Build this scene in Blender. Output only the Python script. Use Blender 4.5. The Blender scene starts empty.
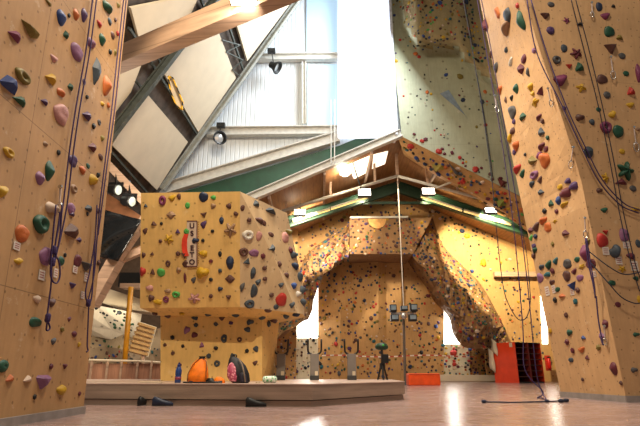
import bpy, math, random
from mathutils import Vector, Matrix
from mathutils.bvhtree import BVHTree
random.seed(7)
SC = bpy.context.scene
COL = SC.collection
V = Vector
# ------------------------------------------------------------------ camera
CAMH, PITCH, F = 0.53, math.radians(17.6), 498.0
CP, SP = math.cos(PITCH), math.sin(PITCH)
CAM = V((0, 0, CAMH))
def ray(px, py):
    u = -(py-213)/F
    return V(((px-320)/F, CP-u*SP, SP+u*CP))
def P(px, py, d):                       # point seen at px,py at depth d (metres along the floor)
    r = ray(px, py); return CAM + r*(d/r.y)
def floorpt(px, py, z=0.0):
    r = ray(px, py); return CAM + r*((z-CAMH)/r.z)
def on_plane(px, py, p0, n):
    r = ray(px, py); return CAM + r*((p0-CAM).dot(n)/r.dot(n))
def ppm(p):                             # pixels per metre at a point
    return F/(p.y*CP+(p.z-CAMH)*SP)
cam = bpy.data.objects.new('camera', bpy.data.cameras.new('camera'))
COL.objects.link(cam); SC.camera = cam
cam.location = CAM; cam.rotation_euler = (math.pi/2+PITCH, 0, 0)
cam.data.sensor_width = 36; cam.data.lens = 36*F/640
cam.data.clip_end = 200
# ------------------------------------------------------------------ materials
def lin(h):
    c = [int(h[i:i+2], 16)/255 for i in (0, 2, 4)]
    return tuple(x/12.92 if x <= .04045 else ((x+.055)/1.055)**2.4 for x in c)+(1,)
def nt(m): m.use_nodes = True; return m.node_tree
def N(t, typ, **kw):
    n = t.nodes.new(typ)
    for k, v in kw.items():
        if k in n.inputs: n.inputs[k].default_value = v
        else: setattr(n, k, v)
    return n
def mixc(t, fac, a, b, blend='MIX'):
    n = t.nodes.new('ShaderNodeMix'); n.data_type = 'RGBA'; n.blend_type = blend
    for i, x in ((0, fac), (6, a), (7, b)):
        if isinstance(x, (int, float, tuple)): n.inputs[i].default_value = x
        else: t.links.new(x, n.inputs[i])
    return n.outputs[2]
def ramp(t, src, p0, p1, c0=(0,0,0,1), c1=(1,1,1,1)):
    r = t.nodes.new('ShaderNodeValToRGB'); e = r.color_ramp.elements
    e[0].position, e[1].position = p0, p1; e[0].color, e[1].color = c0, c1
    t.links.new(src, r.inputs[0]); return r.outputs[0]
_m = {}
def plain(name, hexc, rough=.6, metal=0, noise=.12, scale=6.0, spec=.4):
    if name in _m: return _m[name]
    m = bpy.data.materials.new(name); t = nt(m); b = t.nodes['Principled BSDF']
    c = lin(hexc)
    tc = N(t, 'ShaderNodeTexCoord'); nz = N(t, 'ShaderNodeTexNoise', Scale=scale, Detail=4.0)
    t.links.new(tc.outputs['Object'], nz.inputs['Vector'])
    d = tuple(x*(1-2*noise) for x in c[:3])+(1,); l = tuple(min(1, x*(1+noise)) for x in c[:3])+(1,)
    t.links.new(ramp(t, nz.outputs['Fac'], .3, .7, d, l), b.inputs['Base Color'])
    b.inputs['Roughness'].default_value = rough; b.inputs['Metallic'].default_value = metal
    b.inputs['Specular IOR Level'].default_value = spec
    _m[name] = m; return m
def emit(name, hexc, strength):
    if name in _m: return _m[name]
    m = bpy.data.materials.new(name); t = nt(m); b = t.nodes['Principled BSDF']
    b.inputs['Base Color'].default_value = lin(hexc)
    b.inputs['Emission Color'].default_value = lin(hexc); b.inputs['Emission Strength'].default_value = strength
    _m[name] = m; return m
def plywood(name, hexc, seams=(2.5, 1.8, 0, 0), dots=True, worn=.25, rough=.7, speck=9.0, seamdark=.5):
    """painted climbing plywood in UV metres: grain, worn patches, T-nut holes, panel joints"""
    m = bpy.data.materials.new(name); t = nt(m); b = t.nodes['Principled BSDF']; L = t.links.new
    c = lin(hexc); sc = lambda k: tuple(min(1, x*k) for x in c[:3])+(1,)
    uv = N(t, 'ShaderNodeUVMap')
    n1 = N(t, 'ShaderNodeTexNoise', Scale=.9, Detail=6.0, Roughness=.65); L(uv.outputs[0], n1.inputs['Vector'])
    mp = N(t, 'ShaderNodeMapping'); mp.inputs['Scale'].default_value = (14, 1.6, 1); L(uv.outputs[0], mp.inputs['Vector'])
    n2 = N(t, 'ShaderNodeTexNoise', Scale=1.0, Detail=5.0); L(mp.outputs[0], n2.inputs['Vector'])
    col = ramp(t, n1.outputs['Fac'], .3, .72, sc(1-worn*1.2), sc(1+worn*.6))
    col = mixc(t, .35, col, ramp(t, n2.outputs['Fac'], .3, .7, sc(.78), sc(1.15)))
    n3 = N(t, 'ShaderNodeTexNoise', Scale=3.3, Detail=8.0, Roughness=.7); L(uv.outputs[0], n3.inputs['Vector'])
    smear = ramp(t, n3.outputs['Fac'], .60, .74)
    col = mixc(t, mul(t, smear, .35), col, lin('e8dcc4'))
    if dots:
        vo = N(t, 'ShaderNodeTexVoronoi', Scale=speck*.5, Randomness=.55, voronoi_dimensions='2D'); L(uv.outputs[0], vo.inputs['Vector'])
        d = ramp(t, vo.outputs['Distance'], .05, .085, (1,1,1,1), (0,0,0,1))
        col = mixc(t, mul(t, d, .5), col, lin('3a2414'))
    if seams:
        w, h, ox, oz = seams
        m2 = N(t, 'ShaderNodeMapping'); m2.inputs['Location'].default_value = (ox, oz, 0); L(uv.outputs[0], m2.inputs['Vector'])
        br = N(t, 'ShaderNodeTexBrick'); br.offset = 0.0
        br.inputs['Color1'].default_value = br.inputs['Color2'].default_value = (0,0,0,1); br.inputs['Mortar'].default_value = (1,1,1,1)
        br.inputs['Scale'].default_value = 1; br.inputs['Mortar Size'].default_value = .006; br.inputs['Mortar Smooth'].default_value = .3
        br.inputs['Brick Width'].default_value = w; br.inputs['Row Height'].default_value = h
        L(m2.outputs[0], br.inputs['Vector'])
        col = mixc(t, mul(t, br.outputs['Color'], seamdark), col, lin('3a2818'))
    L(col, b.inputs['Base Color']); b.inputs['Roughness'].default_value = rough
    b.inputs['Specular IOR Level'].default_value = .25
    bp = N(t, 'ShaderNodeBump', Strength=.15, Distance=.02); L(n3.outputs['Fac'], bp.inputs['Height']); L(bp.outputs[0], b.inputs['Normal'])
    return m
def mul(t, src, k):
    n = t.nodes.new('ShaderNodeMath'); n.operation = 'MULTIPLY'; n.inputs[1].default_value = k
    t.links.new(src, n.inputs[0]); return n.outputs[0]
def corrugated(name, hexc, pitch=.32, axis='X', rough=.5):
    m = bpy.data.materials.new(name); t = nt(m); b = t.nodes['Principled BSDF']; L = t.links.new
    uv = N(t, 'ShaderNodeUVMap'); c = lin(hexc)
    w = N(t, 'ShaderNodeTexWave', Scale=1/pitch/3.1416*1.57); w.bands_direction = axis; w.wave_profile = 'TRI'; L(uv.outputs[0], w.inputs['Vector'])
    r = ramp(t, w.outputs['Fac'], .0, .18, tuple(x*.88 for x in c[:3])+(1,), c)
    nz = N(t, 'ShaderNodeTexNoise', Scale=.7, Detail=3.0); L(uv.outputs[0], nz.inputs['Vector'])
    L(mixc(t, .12, r, ramp(t, nz.outputs['Fac'], .3, .7)), b.inputs['Base Color'])
    bp = N(t, 'ShaderNodeBump', Strength=.5, Distance=.04); L(ramp(t, w.outputs['Fac'], 0, .25), bp.inputs['Height']); L(bp.outputs[0], b.inputs['Normal'])
    b.inputs['Roughness'].default_value = rough
    return m
def planks(name, hexc, pitch=.14, axis='Y', rough=.6, coord='UV'):
    m = bpy.data.materials.new(name); t = nt(m); b = t.nodes['Principled BSDF']; L = t.links.new
    c = lin(hexc); sc = lambda k: tuple(min(1, x*k) for x in c[:3])+(1,)
    uv = N(t, 'ShaderNodeUVMap')
    w = N(t, 'ShaderNodeTexWave', Scale=1/pitch/3.1416*1.57); w.bands_direction = axis; w.wave_profile = 'TRI'; L(uv.outputs[0], w.inputs['Vector'])
    mp = N(t, 'ShaderNodeMapping'); mp.inputs['Scale'].default_value = (1.2, 9, 1) if axis == 'Y' else (9, 1.2, 1); L(uv.outputs[0], mp.inputs['Vector'])
    nz = N(t, 'ShaderNodeTexNoise', Scale=1.0, Detail=6.0); L(mp.outputs[0], nz.inputs['Vector'])
    col = ramp(t, nz.outputs['Fac'], .3, .7, sc(.7), sc(1.15))
    col = mixc(t, mul(t, ramp(t, w.outputs['Fac'], 0, .1, (1,1,1,1), (0,0,0,1)), .6), col, sc(.3))
    L(col, b.inputs['Base Color']); b.inputs['Roughness'].default_value = rough
    return m
# ------------------------------------------------------------------ mesh builder
class MB:
    def __init__(s): s.v, s.f, s.mi, s.k = [], [], [], 0
    def add(s, vs, fs):
        o = len(s.v); s.v += [V(x) for x in vs]
        for f in fs: s.f.append([i+o for i in f]); s.mi.append(s.k)
        return s
    def box(s, c, size, rz=0, M=None):
        x, y, z = (a/2 for a in size)
        vs = [V((i*x, j*y, k*z)) for i in (-1, 1) for j in (-1, 1) for k in (-1, 1)]
        R = M or Matrix.Rotation(rz, 3, 'Z')
        return s.add([R @ p + V(c) for p in vs], [(0,1,3,2), (4,6,7,5), (0,4,5,1), (2,3,7,6), (0,2,6,4), (1,5,7,3)])
    def bar(s, a, b, w, h, up=(0, 0, 1), off=0):
        a, b = V(a), V(b); d = (b-a).normalized(); x = d.cross(V(up)).normalized(); u = x.cross(d)
        vs = []
        for p in (a, b):
            for i, j in ((-1,-1), (1,-1), (1,1), (-1,1)): vs.append(p+x*(i*w/2)+u*(j*h/2+off))
        return s.add(vs, [(0,1,2,3), (7,6,5,4), (0,4,5,1), (1,5,6,2), (2,6,7,3), (3,7,4,0)])
    def ibeam(s, a, b, w, h, up=(0,0,1), t=.04):
        s.bar(a, b, w, t, up, h/2-t/2); s.bar(a, b, w, t, up, -h/2+t/2); s.bar(a, b, t*.8, h-2*t, up)
        return s
    def tube(s, pts, r, n=6, cap=True):
        pts = [V(p) for p in pts]; o = len(s.v); x = None
        rs = r if isinstance(r, (list, tuple)) else [r]*len(pts)
        for i, p in enumerate(pts):
            d = (pts[min(i+1, len(pts)-1)]-pts[max(i-1, 0)])
            d = d.normalized() if d.length > 1e-9 else V((0, 0, 1))
            if x is None: x = d.orthogonal().normalized()
            x = (x-d*x.dot(d)); x = x.normalized() if x.length > 1e-6 else d.orthogonal().normalized()
            y = d.cross(x)
            for k in range(n):
                a = 2*math.pi*k/n; s.v.append(p+(x*math.cos(a)+y*math.sin(a))*rs[i])
        for i in range(len(pts)-1):
            for k in range(n):
                s.f.append([o+i*n+k, o+i*n+(k+1)%n, o+(i+1)*n+(k+1)%n, o+(i+1)*n+k]); s.mi.append(s.k)
        if cap:
            s.f.append([o+k for k in range(n)][::-1]); s.mi.append(s.k)
            e = o+(len(pts)-1)*n; s.f.append([e+k for k in range(n)]); s.mi.append(s.k)
        return s
    def cyl(s, a, b, r1, r2=None, n=16): return s.tube([a, b], [r1, r1 if r2 is None else r2], n)
    def prism(s, poly, vec):
        n = len(poly); vec = V(vec); poly = [V(p) for p in poly]
        return s.add(poly+[p+vec for p in poly], [list(range(n)), list(range(2*n-1, n-1, -1))]+[(i, i+n, (i+1)%n+n, (i+1)%n) for i in range(n)])
    def lathe(s, prof, c, n=16, axis=(0,0,1)):
        ax = V(axis).normalized(); x = ax.orthogonal().normalized(); y = ax.cross(x); o = len(s.v); c = V(c)
        for r, z in prof:
            for k in range(n):
                a = 2*math.pi*k/n; s.v.append(c+ax*z+(x*math.cos(a)+y*math.sin(a))*r)
        for i in range(len(prof)-1):
            for k in range(n):
                s.f.append([o+i*n+k, o+i*n+(k+1)%n, o+(i+1)*n+(k+1)%n, o+(i+1)*n+k]); s.mi.append(s.k)
        s.f.append([o+k for k in range(n)][::-1]); s.mi.append(s.k)
        e = o+(len(prof)-1)*n; s.f.append([e+k for k in range(n)]); s.mi.append(s.k)
        return s
    def grid(s, rows):
        o = len(s.v); w = len(rows[0])
        for r in rows: s.v += [V(p) for p in r]
        for i in range(len(rows)-1):
            for j in range(w-1):
                s.f.append([o+i*w+j, o+i*w+j+1, o+(i+1)*w+j+1, o+(i+1)*w+j]); s.mi.append(s.k)
        return s
    def build(s, name, mat, parent=None, smooth=False, bevel=0, origin=None, fixn=True):
        import bmesh
        org = V(origin) if origin is not None else V((0, 0, 0))
        me = bpy.data.meshes.new(name)
        me.from_pydata([p-org for p in s.v], [], s.f)
        mats = mat if isinstance(mat, (list, tuple)) else [mat]
        for m in mats: me.materials.append(m)
        for p, k in zip(me.polygons, s.mi): p.material_index = k; p.use_smooth = smooth
        if fixn:
            bm = bmesh.new(); bm.from_mesh(me); bmesh.ops.recalc_face_normals(bm, faces=bm.faces); bm.to_mesh(me); bm.free()
        uvbox(me)
        o = bpy.data.objects.new(name, me); COL.objects.link(o); o.location = org
        if parent is not None:
            o.parent = parent; o.location = org-V(parent.location) if origin is not None else -V(parent.location)
            if parent.parent is not None and origin is None: o.location = -(V(parent.location)+V(parent.parent.location))
        if bevel:
            b = o.modifiers.new('bevel', 'BEVEL'); b.width = bevel; b.segments = 2; b.limit_method = 'ANGLE'
        return o
def uvbox(me):
    uv = me.uv_layers.new(name='UVMap').data
    for p in me.polygons:
        n = p.normal
        if abs(n.z) > .85: ax = V((1, 0, 0)); ay = V((0, 1, 0))
        else:
            ax = V((-n.y, n.x, 0)).normalized()
            if abs(ax.x) > abs(ax.y):
                if ax.x < 0: ax = -ax
            elif ax.y < 0: ax = -ax
            ay = ax.cross(n).normalized()
            if ay.z < 0: ay = -ay
        for li in p.loop_indices:
            c = me.vertices[me.loops[li].vertex_index].co
            uv[li].uv = (c.dot(ax), c.dot(ay))
def tag(o, label=None, cat=None, group=None, kind=None):
    if label: o['label'] = label
    if cat: o['category'] = cat
    if group: o['group'] = group
    if kind: o['kind'] = kind
    return o
def empty(name, loc, label, cat, group=None):
    e = bpy.data.objects.new(name, None); COL.objects.link(e); e.location = V(loc); e.empty_display_size = .1
    return tag(e, label, cat, group)
SURF = {}
def tris(mb):
    f, mi = [], []
    for q, k in zip(mb.f, mb.mi):
        if len(q) == 4: f += [[q[0], q[1], q[2]], [q[0], q[2], q[3]]]; mi += [k, k]
        else: f.append(q); mi.append(k)
    mb.f, mb.mi = f, mi; return mb
def struct(name, mb, mat, surf=False, **kw):
    if surf: tris(mb)
    o = mb.build(name, mat, **kw); o['kind'] = 'structure'
    if surf: SURF[name] = BVHTree.FromPolygons(mb.v, mb.f)
    return o
def hit(px, py, names):
    r = ray(px, py).normalized(); best = None
    for n in names:
        h = SURF[n].ray_cast(CAM, r)
        if h[0] is not None and (best is None or h[3] < best[3]): best = h
    if best is None: return None
    n = best[1]
    if n.dot(r) > 0: n = -n
    return best[0], n
def smooth_path(pts, k=6):
    pts = [V(p) for p in pts]; out = []
    q = [pts[0]*2-pts[1]]+pts+[pts[-1]*2-pts[-2]]
    for i in range(1, len(q)-2):
        a, b, c, d = q[i-1:i+3]
        for j in range(k):
            t = j/k
            out.append(.5*((2*b)+(c-a)*t+(2*a-5*b+4*c-d)*t*t+(3*b-a-3*c+d)*t**3))
    return out+[pts[-1]]
# ================================================================== SETTING
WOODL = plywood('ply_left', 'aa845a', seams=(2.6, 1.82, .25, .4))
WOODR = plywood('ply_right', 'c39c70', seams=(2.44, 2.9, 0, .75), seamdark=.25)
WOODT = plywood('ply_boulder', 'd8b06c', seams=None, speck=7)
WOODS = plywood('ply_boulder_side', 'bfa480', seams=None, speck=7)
WOODF = plywood('ply_far', 'b88e5a', seams=(2.5, 3.2, 0, 0), speck=3.0, seamdark=.25)
WOODA = plywood('ply_arch', '8f6c48', seams=None, speck=2.5, worn=.35)
WOODP = plywood('ply_pale', 'cfc4a8', seams=(1.2, 2.4, 0, 0), speck=3.0, seamdark=.3)
WOODU = plywood('ply_upper', 'a6a78c', seams=(2.5, 2.5, 0, 0), speck=2.6, seamdark=.3, worn=.2)
GREY = plain('skirting_grey', '8d8580', .6)
STEEL = plain('steel_white', 'c9c6bc', .45, 0, .08)
DARKST = plain('steel_dark', '4f534d', .5, .2, .15)
GREEN = plain('steel_green', '1d4a34', .5, 0, .15, 2)
DECK = plain('roof_deck', '54483e', .8, 0, .25, 3)
PANELW = plain('acoustic_panel', 'cdbda2', .85, 0, .03, 2)
GLULAM = planks('glulam', 'b0937c', .5, 'Y', .5)
ROOFW = planks('roof_boards', '946840', .5, 'X', .6)
CORR = corrugated('corrugated_white', 'e6edf0')
BLACK = plain('black_plastic', '151515', .45)
DGREY = plain('dark_grey', '3a3a3a', .5)
CHROME = plain('chrome', 'c8c8c8', .25, 1, .03)
DAY = emit('daylight_pane', 'f2f6ff', 1.15)
DAYS = emit('daylight_soft', 'a9c4d6', .45)
DAYH = emit('daylight_hot', 'fffaf0', 5.0)

# floor
m = bpy.data.materials.new('sports_floor'); t = nt(m); b = t.nodes['Principled BSDF']; L = t.links.new
uv = N(t, 'ShaderNodeUVMap')
mp = N(t, 'ShaderNodeMapping'); mp.inputs['Scale'].default_value = (.5, 1.3, 1); L(uv.outputs[0], mp.inputs['Vector'])
n1 = N(t, 'ShaderNodeTexNoise', Scale=1.6, Detail=8.0, Roughness=.7); L(mp.outputs[0], n1.inputs['Vector'])
n2 = N(t, 'ShaderNodeTexNoise', Scale=9.0, Detail=6.0, Roughness=.7); L(mp.outputs[0], n2.inputs['Vector'])
col = ramp(t, n1.outputs['Fac'], .32, .7, lin('8a6e68'), lin('ae938b'))
col = mixc(t, mul(t, ramp(t, n2.outputs['Fac'], .45, .7), .45), col, lin('bda49a'))
L(col, b.inputs['Base Color'])
L(ramp(t, n2.outputs['Fac'], .3, .8, (.2,.2,.2,1), (.3,.3,.3,1)), b.inputs['Roughness'])
b.inputs['Specular IOR Level'].default_value = .6
FLOORM = m
struct('floor', MB().box((0, 12, -.1), (34, 40, .2)), FLOORM)

# ---- near left climbing wall
lb0, lb1 = V((-3.1, 1.5, 0)), V((-3.1, 7.0, 0))
lt1 = P(128, 0, 7.0); lt1 = lb1+(lt1-lb1)*1.35; lt0 = lb0+(lt1-lb1)
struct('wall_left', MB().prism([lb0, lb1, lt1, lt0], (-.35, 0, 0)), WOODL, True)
struct('baseboard_left', MB().box((-3.09, 4.24, .045), (.05, 5.5, .09)), GREY)

# ---- near right climbing wall: lit side face and front face, both leaning out
a0 = floorpt(561.6, 397); a1 = P(479.5, 0, 11.5); a1 = a0+(a1-a0)*1.3
c0 = floorpt(627, 402.5); c1 = P(588, 214, 9.3); c2 = P(569, 140, 9.15); c3 = P(524, 0, 8.6); c3 = c2+(c3-c2)*2.1
def right_of(p, k=4.2, dy=.6): return p+V((k, dy, 0))
crz = smooth_path([c0, c1, c2, c3], 8)
def at_z(path, z):
    for p, q_ in zip(path, path[1:]):
        if q_.z >= z: return p.lerp(q_, (z-p.z)/(q_.z-p.z))
    return path[-1]
ZT = min(a1.z, c3.z)
Lz = [at_z([a0, a1], ZT*j/40) for j in range(41)]; Cz = [at_z(crz, ZT*j/40) for j in range(41)]
def span(p, q_, n): return [p.lerp(q_, i/n) for i in range(n+1)]
sideR = tris(MB().grid([span(l, c, 4) for l, c in zip(Lz, Cz)]))
frontR = tris(MB().grid([span(c, right_of(c), 3) for c in Cz]))
SURF['right_side'] = BVHTree.FromPolygons(sideR.v, sideR.f); SURF['right_front'] = BVHTree.FromPolygons(frontR.v, frontR.f)
full = MB().add(sideR.v, sideR.f).add(frontR.v, frontR.f)
bk = [right_of(Cz[0]), Lz[0]+V((5, 2.2, 0)), right_of(Cz[-1]), Lz[-1]+V((5, 2.2, 0))]
full.add([Lz[0], Cz[0], Cz[-1], Lz[-1]]+bk, [(2, 3, 7, 6), (0, 3, 7, 5), (1, 0, 5, 4), (4, 5, 7, 6)])
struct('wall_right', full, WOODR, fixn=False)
bb = MB(); dirn = (c0-a0).normalized(); nrm = V((dirn.y, -dirn.x, 0)); nrm = -nrm if nrm.dot(CAM-a0) < 0 else nrm
h = V((0, 0, .11))
bb.prism([a0+nrm*.03, c0+nrm*.03+V((0,-.02,0)), c0+nrm*.03+V((0,-.02,0))+h, a0+nrm*.03+h], -nrm*.05)
q = right_of(c0); bb.prism([c0+V((-.02, -.04, 0)), q+V((0, -.04, 0)), q+V((0, -.04, 0))+h, c0+V((-.02, -.04, 0))+h], (0, .05, 0))
struct('baseboard_right', bb, GREY)

# ---- sloping roof of the tall hall: plane z = 1.73 x + 19.67
RN = V((1.73, 0, -1)).normalized(); RP = V((-6.69, 20, 8.1))
def roofpt(px, py, off=0): return on_plane(px, py, RP+RN*off, RN)
def roofxy(x, y): return V((x, y, 1.73*x+19.67))
struct('ceiling_slope', MB().prism([roofxy(-9.2, 3), roofxy(-9.2, 20.5), roofxy(1.5, 20.5), roofxy(1.5, 3)], -RN*.25), DECK)
# ---- gable wall of white corrugated sheet
GD = 20.4
gw = MB().prism([P(150, 200, GD), P(164, 184, GD), P(296, 0, GD), P(318, -30, GD), P(420, -30, GD), P(410, 133, GD), P(400, 133, GD), P(250, 200, GD), P(215, 214, GD)], (0, .2, 0))
struct('wall_gable', gw, CORR)
struct('window_1', MB().box((P(363, 60, GD-.45)), (2.1, .1, .1)) if False else MB().prism([P(338.5, -30, 19.6), P(386, -30, 19.6), P(387.5, 0, 19.6), P(396, 133, 19.6), P(338, 134, 19.6)], (0, .5, 0)), DAY)
struct('window_2', MB().prism([P(306.5, -30, 20.3), P(337, -30, 20.3), P(337, 52, 20.3), P(306.5, 54, 20.3)], (0, .06, 0)), DAYS)
struct('window_3', MB().prism([P(307.5, 65, 20.3), P(337, 64, 20.3), P(337, 126, 20.3), P(307.5, 127, 20.3)], (0, .06, 0)), DAYS)
struct('trim_1', MB().prism([P(387.5, -30, 19.5), P(390, -30, 19.5), P(398, 134, 19.5), P(395.5, 134, 19.5)], (0, .9, 0)), plain('frame_white', 'd4d8e0', .5))

# ---- upper grey-green climbing wall with a bulging roof, right of the daylight panel
def bulge(px, py):
    lim = 55-6*math.sin((px-400)/22) if px < 462 else 62+(px-462)*.9
    if px < 418: lim *= max(0, (px-397)/21)**.5
    k = max(0, min(1, (lim-py)/9)); k = k*k*(3-2*k)
    edge = max(0, min(1, (px-396)/16))
    d = k*edge*(1.5+.5*math.cos((px-440)/14))
    if 424 < px < 456: d *= .8
    return d
rows = []
for j in range(0, 46):
    py = -40+j*(231/45)
    rows.append([])
    for i in range(0, 41):
        x0 = 386+max(0, py)*.082; x1 = 600; px = x0+(x1-x0)*i/40
        # lower edge is a sloping line from (397,134) to (508,190)
        yb = 134+(px-397)*.505 if px > 397 else 134
        yy = -40+(yb+40)*j/45
        rows[-1].append(P(px, yy, 19.9-bulge(px, yy)))
uw = MB().grid(rows)
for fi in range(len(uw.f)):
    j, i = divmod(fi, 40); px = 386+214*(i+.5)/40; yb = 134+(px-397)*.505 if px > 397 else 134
    if bulge(px, -40+(yb+40)*(j+.5)/45) > .45: uw.mi[fi] = 1  # browner ply on the bulge: its warm shade is put into the colour
struct('wall_upper', uw, [WOODU, plywood('ply_bulge_shade', '98875f', seams=None, speck=2.6, worn=.25)], True, smooth=True)
# ---- underside panel that runs back from its lower edge into the low hall
up = MB().grid([[P(397, 134.2, 19.85), P(452, 161.8, 19.85), P(508, 190.5, 19.85), P(560, 217, 19.85)],
                [P(403, 152, 20.9), P(450, 181, 20.9), P(498, 207, 20.9), P(560, 250, 20.9)],
                [P(404, 156, 22.5), P(450, 184, 22.5), P(500, 212, 22.5), P(560, 255, 22.5)]])
struct('wall_overhang', up, WOODF, True)

# ---- low hall roof, ridge along the depth
RX, RZ, SL = 3.85, 10.6, .466
def low(x, y, dz=0): return V((x, y, RZ-SL*abs(x-RX)+dz))
for nm, xe in (('ceiling_left', -10), ('ceiling_right', 15)):
    struct(nm, MB().prism([low(RX, 20.1), low(RX, 28.6), low(xe, 28.6), low(xe, 20.1)], (0, 0, .2)), ROOFW)
# skylights
for i, q in enumerate([[(348, 165), (370, 156), (368, 172), (354, 179)], [(373.5, 155), (388, 151.5), (385, 164), (372, 169)], [(405, 172), (412, 163), (425, 168), (420, 178)]]):
    pn = V((-SL, 0, 1)) if i < 2 else V((SL, 0, 1))
    pts = [on_plane(x, y, V((RX, 24, RZ-.03)), pn) for x, y in q]
    if i == 2: continue
    struct('window_%d' % (4+i), MB().prism(pts, (0, 0, .03)), emit('skylight', 'fff4dc', 1.6))
# ---- far walls of the low hall
BW = 28.0
def face(name, pts, d, mat, thick=.25, surf=True, **kw):
    return struct(name, MB().prism([P(x, y, d) for x, y in pts], (0, thick, 0)), mat, surf, **kw)
bz = lambda x, d: low(x, d).z
gb = [V((-9, BW, 0)), V((14.5, BW, 0)), low(14.5, BW), low(RX, BW), low(-9, BW)]
struct('wall_back', MB().prism(gb, (0, .25, 0)), WOODF, True)
# lit side panels left and right of the arch
def wallseg(name, x0, x1, d, ztop, mat):
    pts = [V((x0, d, 0)), V((x1, d, 0)), V((x1, d, min(ztop, bz(x1, d)))), V((x0, d, min(ztop, bz(x0, d))))]
    struct(name, MB().prism(pts, (0, .15, 0)), mat, True)
xa, xb = P(430, 215, 27.2).x, P(482, 320, 27.2).x; zb = P(450, 283, 27.2).z
struct('wall_back_right', MB().prism([V((xb, 27.2, 0)), V((14.4, 27.2, 0)), V((14.4, 27.2, zb)), V((xb, 27.2, zb))], (0, .15, 0)), WOODF, True)
struct('wall_back_upper', MB().prism([V((xa, 27.2, zb)), V((14.4, 27.2, zb)), V((14.4, 27.2, bz(14.4, 27.2))), V((xa, 27.2, bz(xa, 27.2)))], (0, .15, 0)), WOODF, True)
xl1 = P(297, 300, 27.2).x
wallseg('wall_back_left', -8.8, xl1, 27.2, 99, WOODF)
# windows behind the arch legs, pale walls below them
face('window_6', [(297, 280), (319, 262), (319, 338), (297, 338)], 27.95, DAYH, .04, False)
face('window_7', [(443.5, 290), (474, 290), (474, 344), (443.5, 344)], 27.95, DAYH, .04, False)
face('wall_pale_left', [(295, 338), (319, 338), (319, 381), (295, 381)], 27.93, WOODP, .06)
face('wall_pale_right', [(443.5, 344), (470, 344), (470, 381), (443.5, 381)], 27.93, WOODP, .06)
face('window_8', [(540.5, 296), (547, 296), (548, 344), (542.5, 344)], 27.15, DAYH, .04, False)

# ---- climbing arch: two legs and a boxed crown standing in front of the back wall
def loft(lines, k=4, jit=.12):
    L2 = [smooth_path(l, k) for l in lines]; n = len(L2[0]); rows = []
    for i in range(len(L2)-1):
        for s in range(4):
            f = s/4; rows.append([L2[i][j].lerp(L2[i+1][j], f) for j in range(n)])
    rows.append(L2[-1])
    rnd = random.Random(3)
    for r in rows[1:-1]:
        for p in r: p += V((rnd.uniform(-1, 1), rnd.uniform(-1, 1), rnd.uniform(-1, 1)))*jit
    return MB().grid(rows)
D1, D2 = 27.1, 25.2
oR = [P(x, y, D1) for x, y in ((432, 217), (443, 245), (462, 265), (482, 286), (502, 322), (509, 338), (514, 350), (522, 381))]
iR = [P(x, y, d) for x, y, d in ((413, 254, 25.4), (432, 279, 25.2), (444, 298, 25.0), (459, 314, 24.8), (464, 332, 24.6), (476, 347, 24.7), (492, 351, 25.6), (504, 381.5, 26.0))]
rR = [p+V((.15, 2.6, .1)) for p in iR]
mR = [iR[i].lerp(oR[i], .45)+V((0, -.55, 0)) for i in range(8)]
mR[4] += V((0, -.4, 0)); mR[5] += V((0, .7, 0)); mR[6] += V((0, .9, 0))
struct('wall_arch_right', loft([oR, mR, iR, rR]), WOODA, True)
oL = [P(x, y, D1) for x, y in ((350, 221), (330, 236), (310, 251), (303, 261), (298, 275), (285, 300), (262, 326))]
iL = [P(x, y, d) for x, y, d in ((350, 254, 25.4), (337, 261, 25.2), (324, 272, 25.0), (316, 289, 24.8), (310, 312, 24.6), (292, 327, 24.4), (266, 345, 24.3))]
rL = [p+V((-.15, 2.6, .1)) for p in iL]
mL = [iL[i].lerp(oL[i], .5)+V((0, -.5, 0)) for i in range(7)]
struct('wall_arch_left', loft([oL, mL, iL, rL]), WOODA, True)
cr = MB(); f0 = [P(350, 218, 25.4), P(432, 217.5, 25.4), P(413, 254, 25.4), P(350, 254, 25.4)]
cr.prism(f0, (0, 2.6, 0)); struct('wall_arch_crown', cr, WOODA, True)
# central buttress below the crown: shallow folded panels
cols = [(318, 27.9), (340, 27.5), (352, 27.75), (378, 27.4), (386, 27.7), (401, 27.6), (404, 27.85), (443.5, 27.85)]
struct('wall_buttress', MB().grid([[P(x, 252, d) for x, d in cols], [P(x+(.5 if x > 330 else 0), 320, d) for x, d in cols], [V((P(x, 381, d).x, d, 0)) for x, d in cols]]), WOODF, True)
# wooden ledge on the bright right wall
struct('trim_2', MB().box(P(515, 274.5, 27.0), (2.3, .3, .26)), GLULAM)
# low white bench along the back right
struct('trim_3', MB().box(P(470, 378, 27.0)*1, (3.4, .7, .3)), PANELW)
struct('trim_4', MB().bar(P(350, 217.5, 25.3), P(408, 217, 25.3), .08, .1), STEEL)

# ---- platform under the boulder
ph = .335
fp = [V((-8, 9.6, 0)), floorpt(82, 405), floorpt(312, 407), floorpt(405.3, 399.7), V((1.75, 12.9, 0)), V((-8, 13.2, 0))]
k = MB()
cen = V((-1.5, 11, 0))
def inset(p, s): d = (cen-p); d.z = 0; return p+d.normalized()*s
k.prism([inset(p, .035) for p in fp], (0, 0, .085))
k.prism([p+V((0, 0, .1)) for p in fp], (0, 0, ph-.1-.012))
k.k = 1; k.prism([inset(p, -.012)+V((0, 0, ph-.014)) for p in fp], (0, 0, .014))
PLY_P = planks('platform_ply', 'a08a78', .09, 'Y', .6); TOPM = plain('platform_top', 'bca496', .35, 0, .1, 2)
plat = k.build('platform', [PLY_P, TOPM]); plat['kind'] = 'structure'

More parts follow.
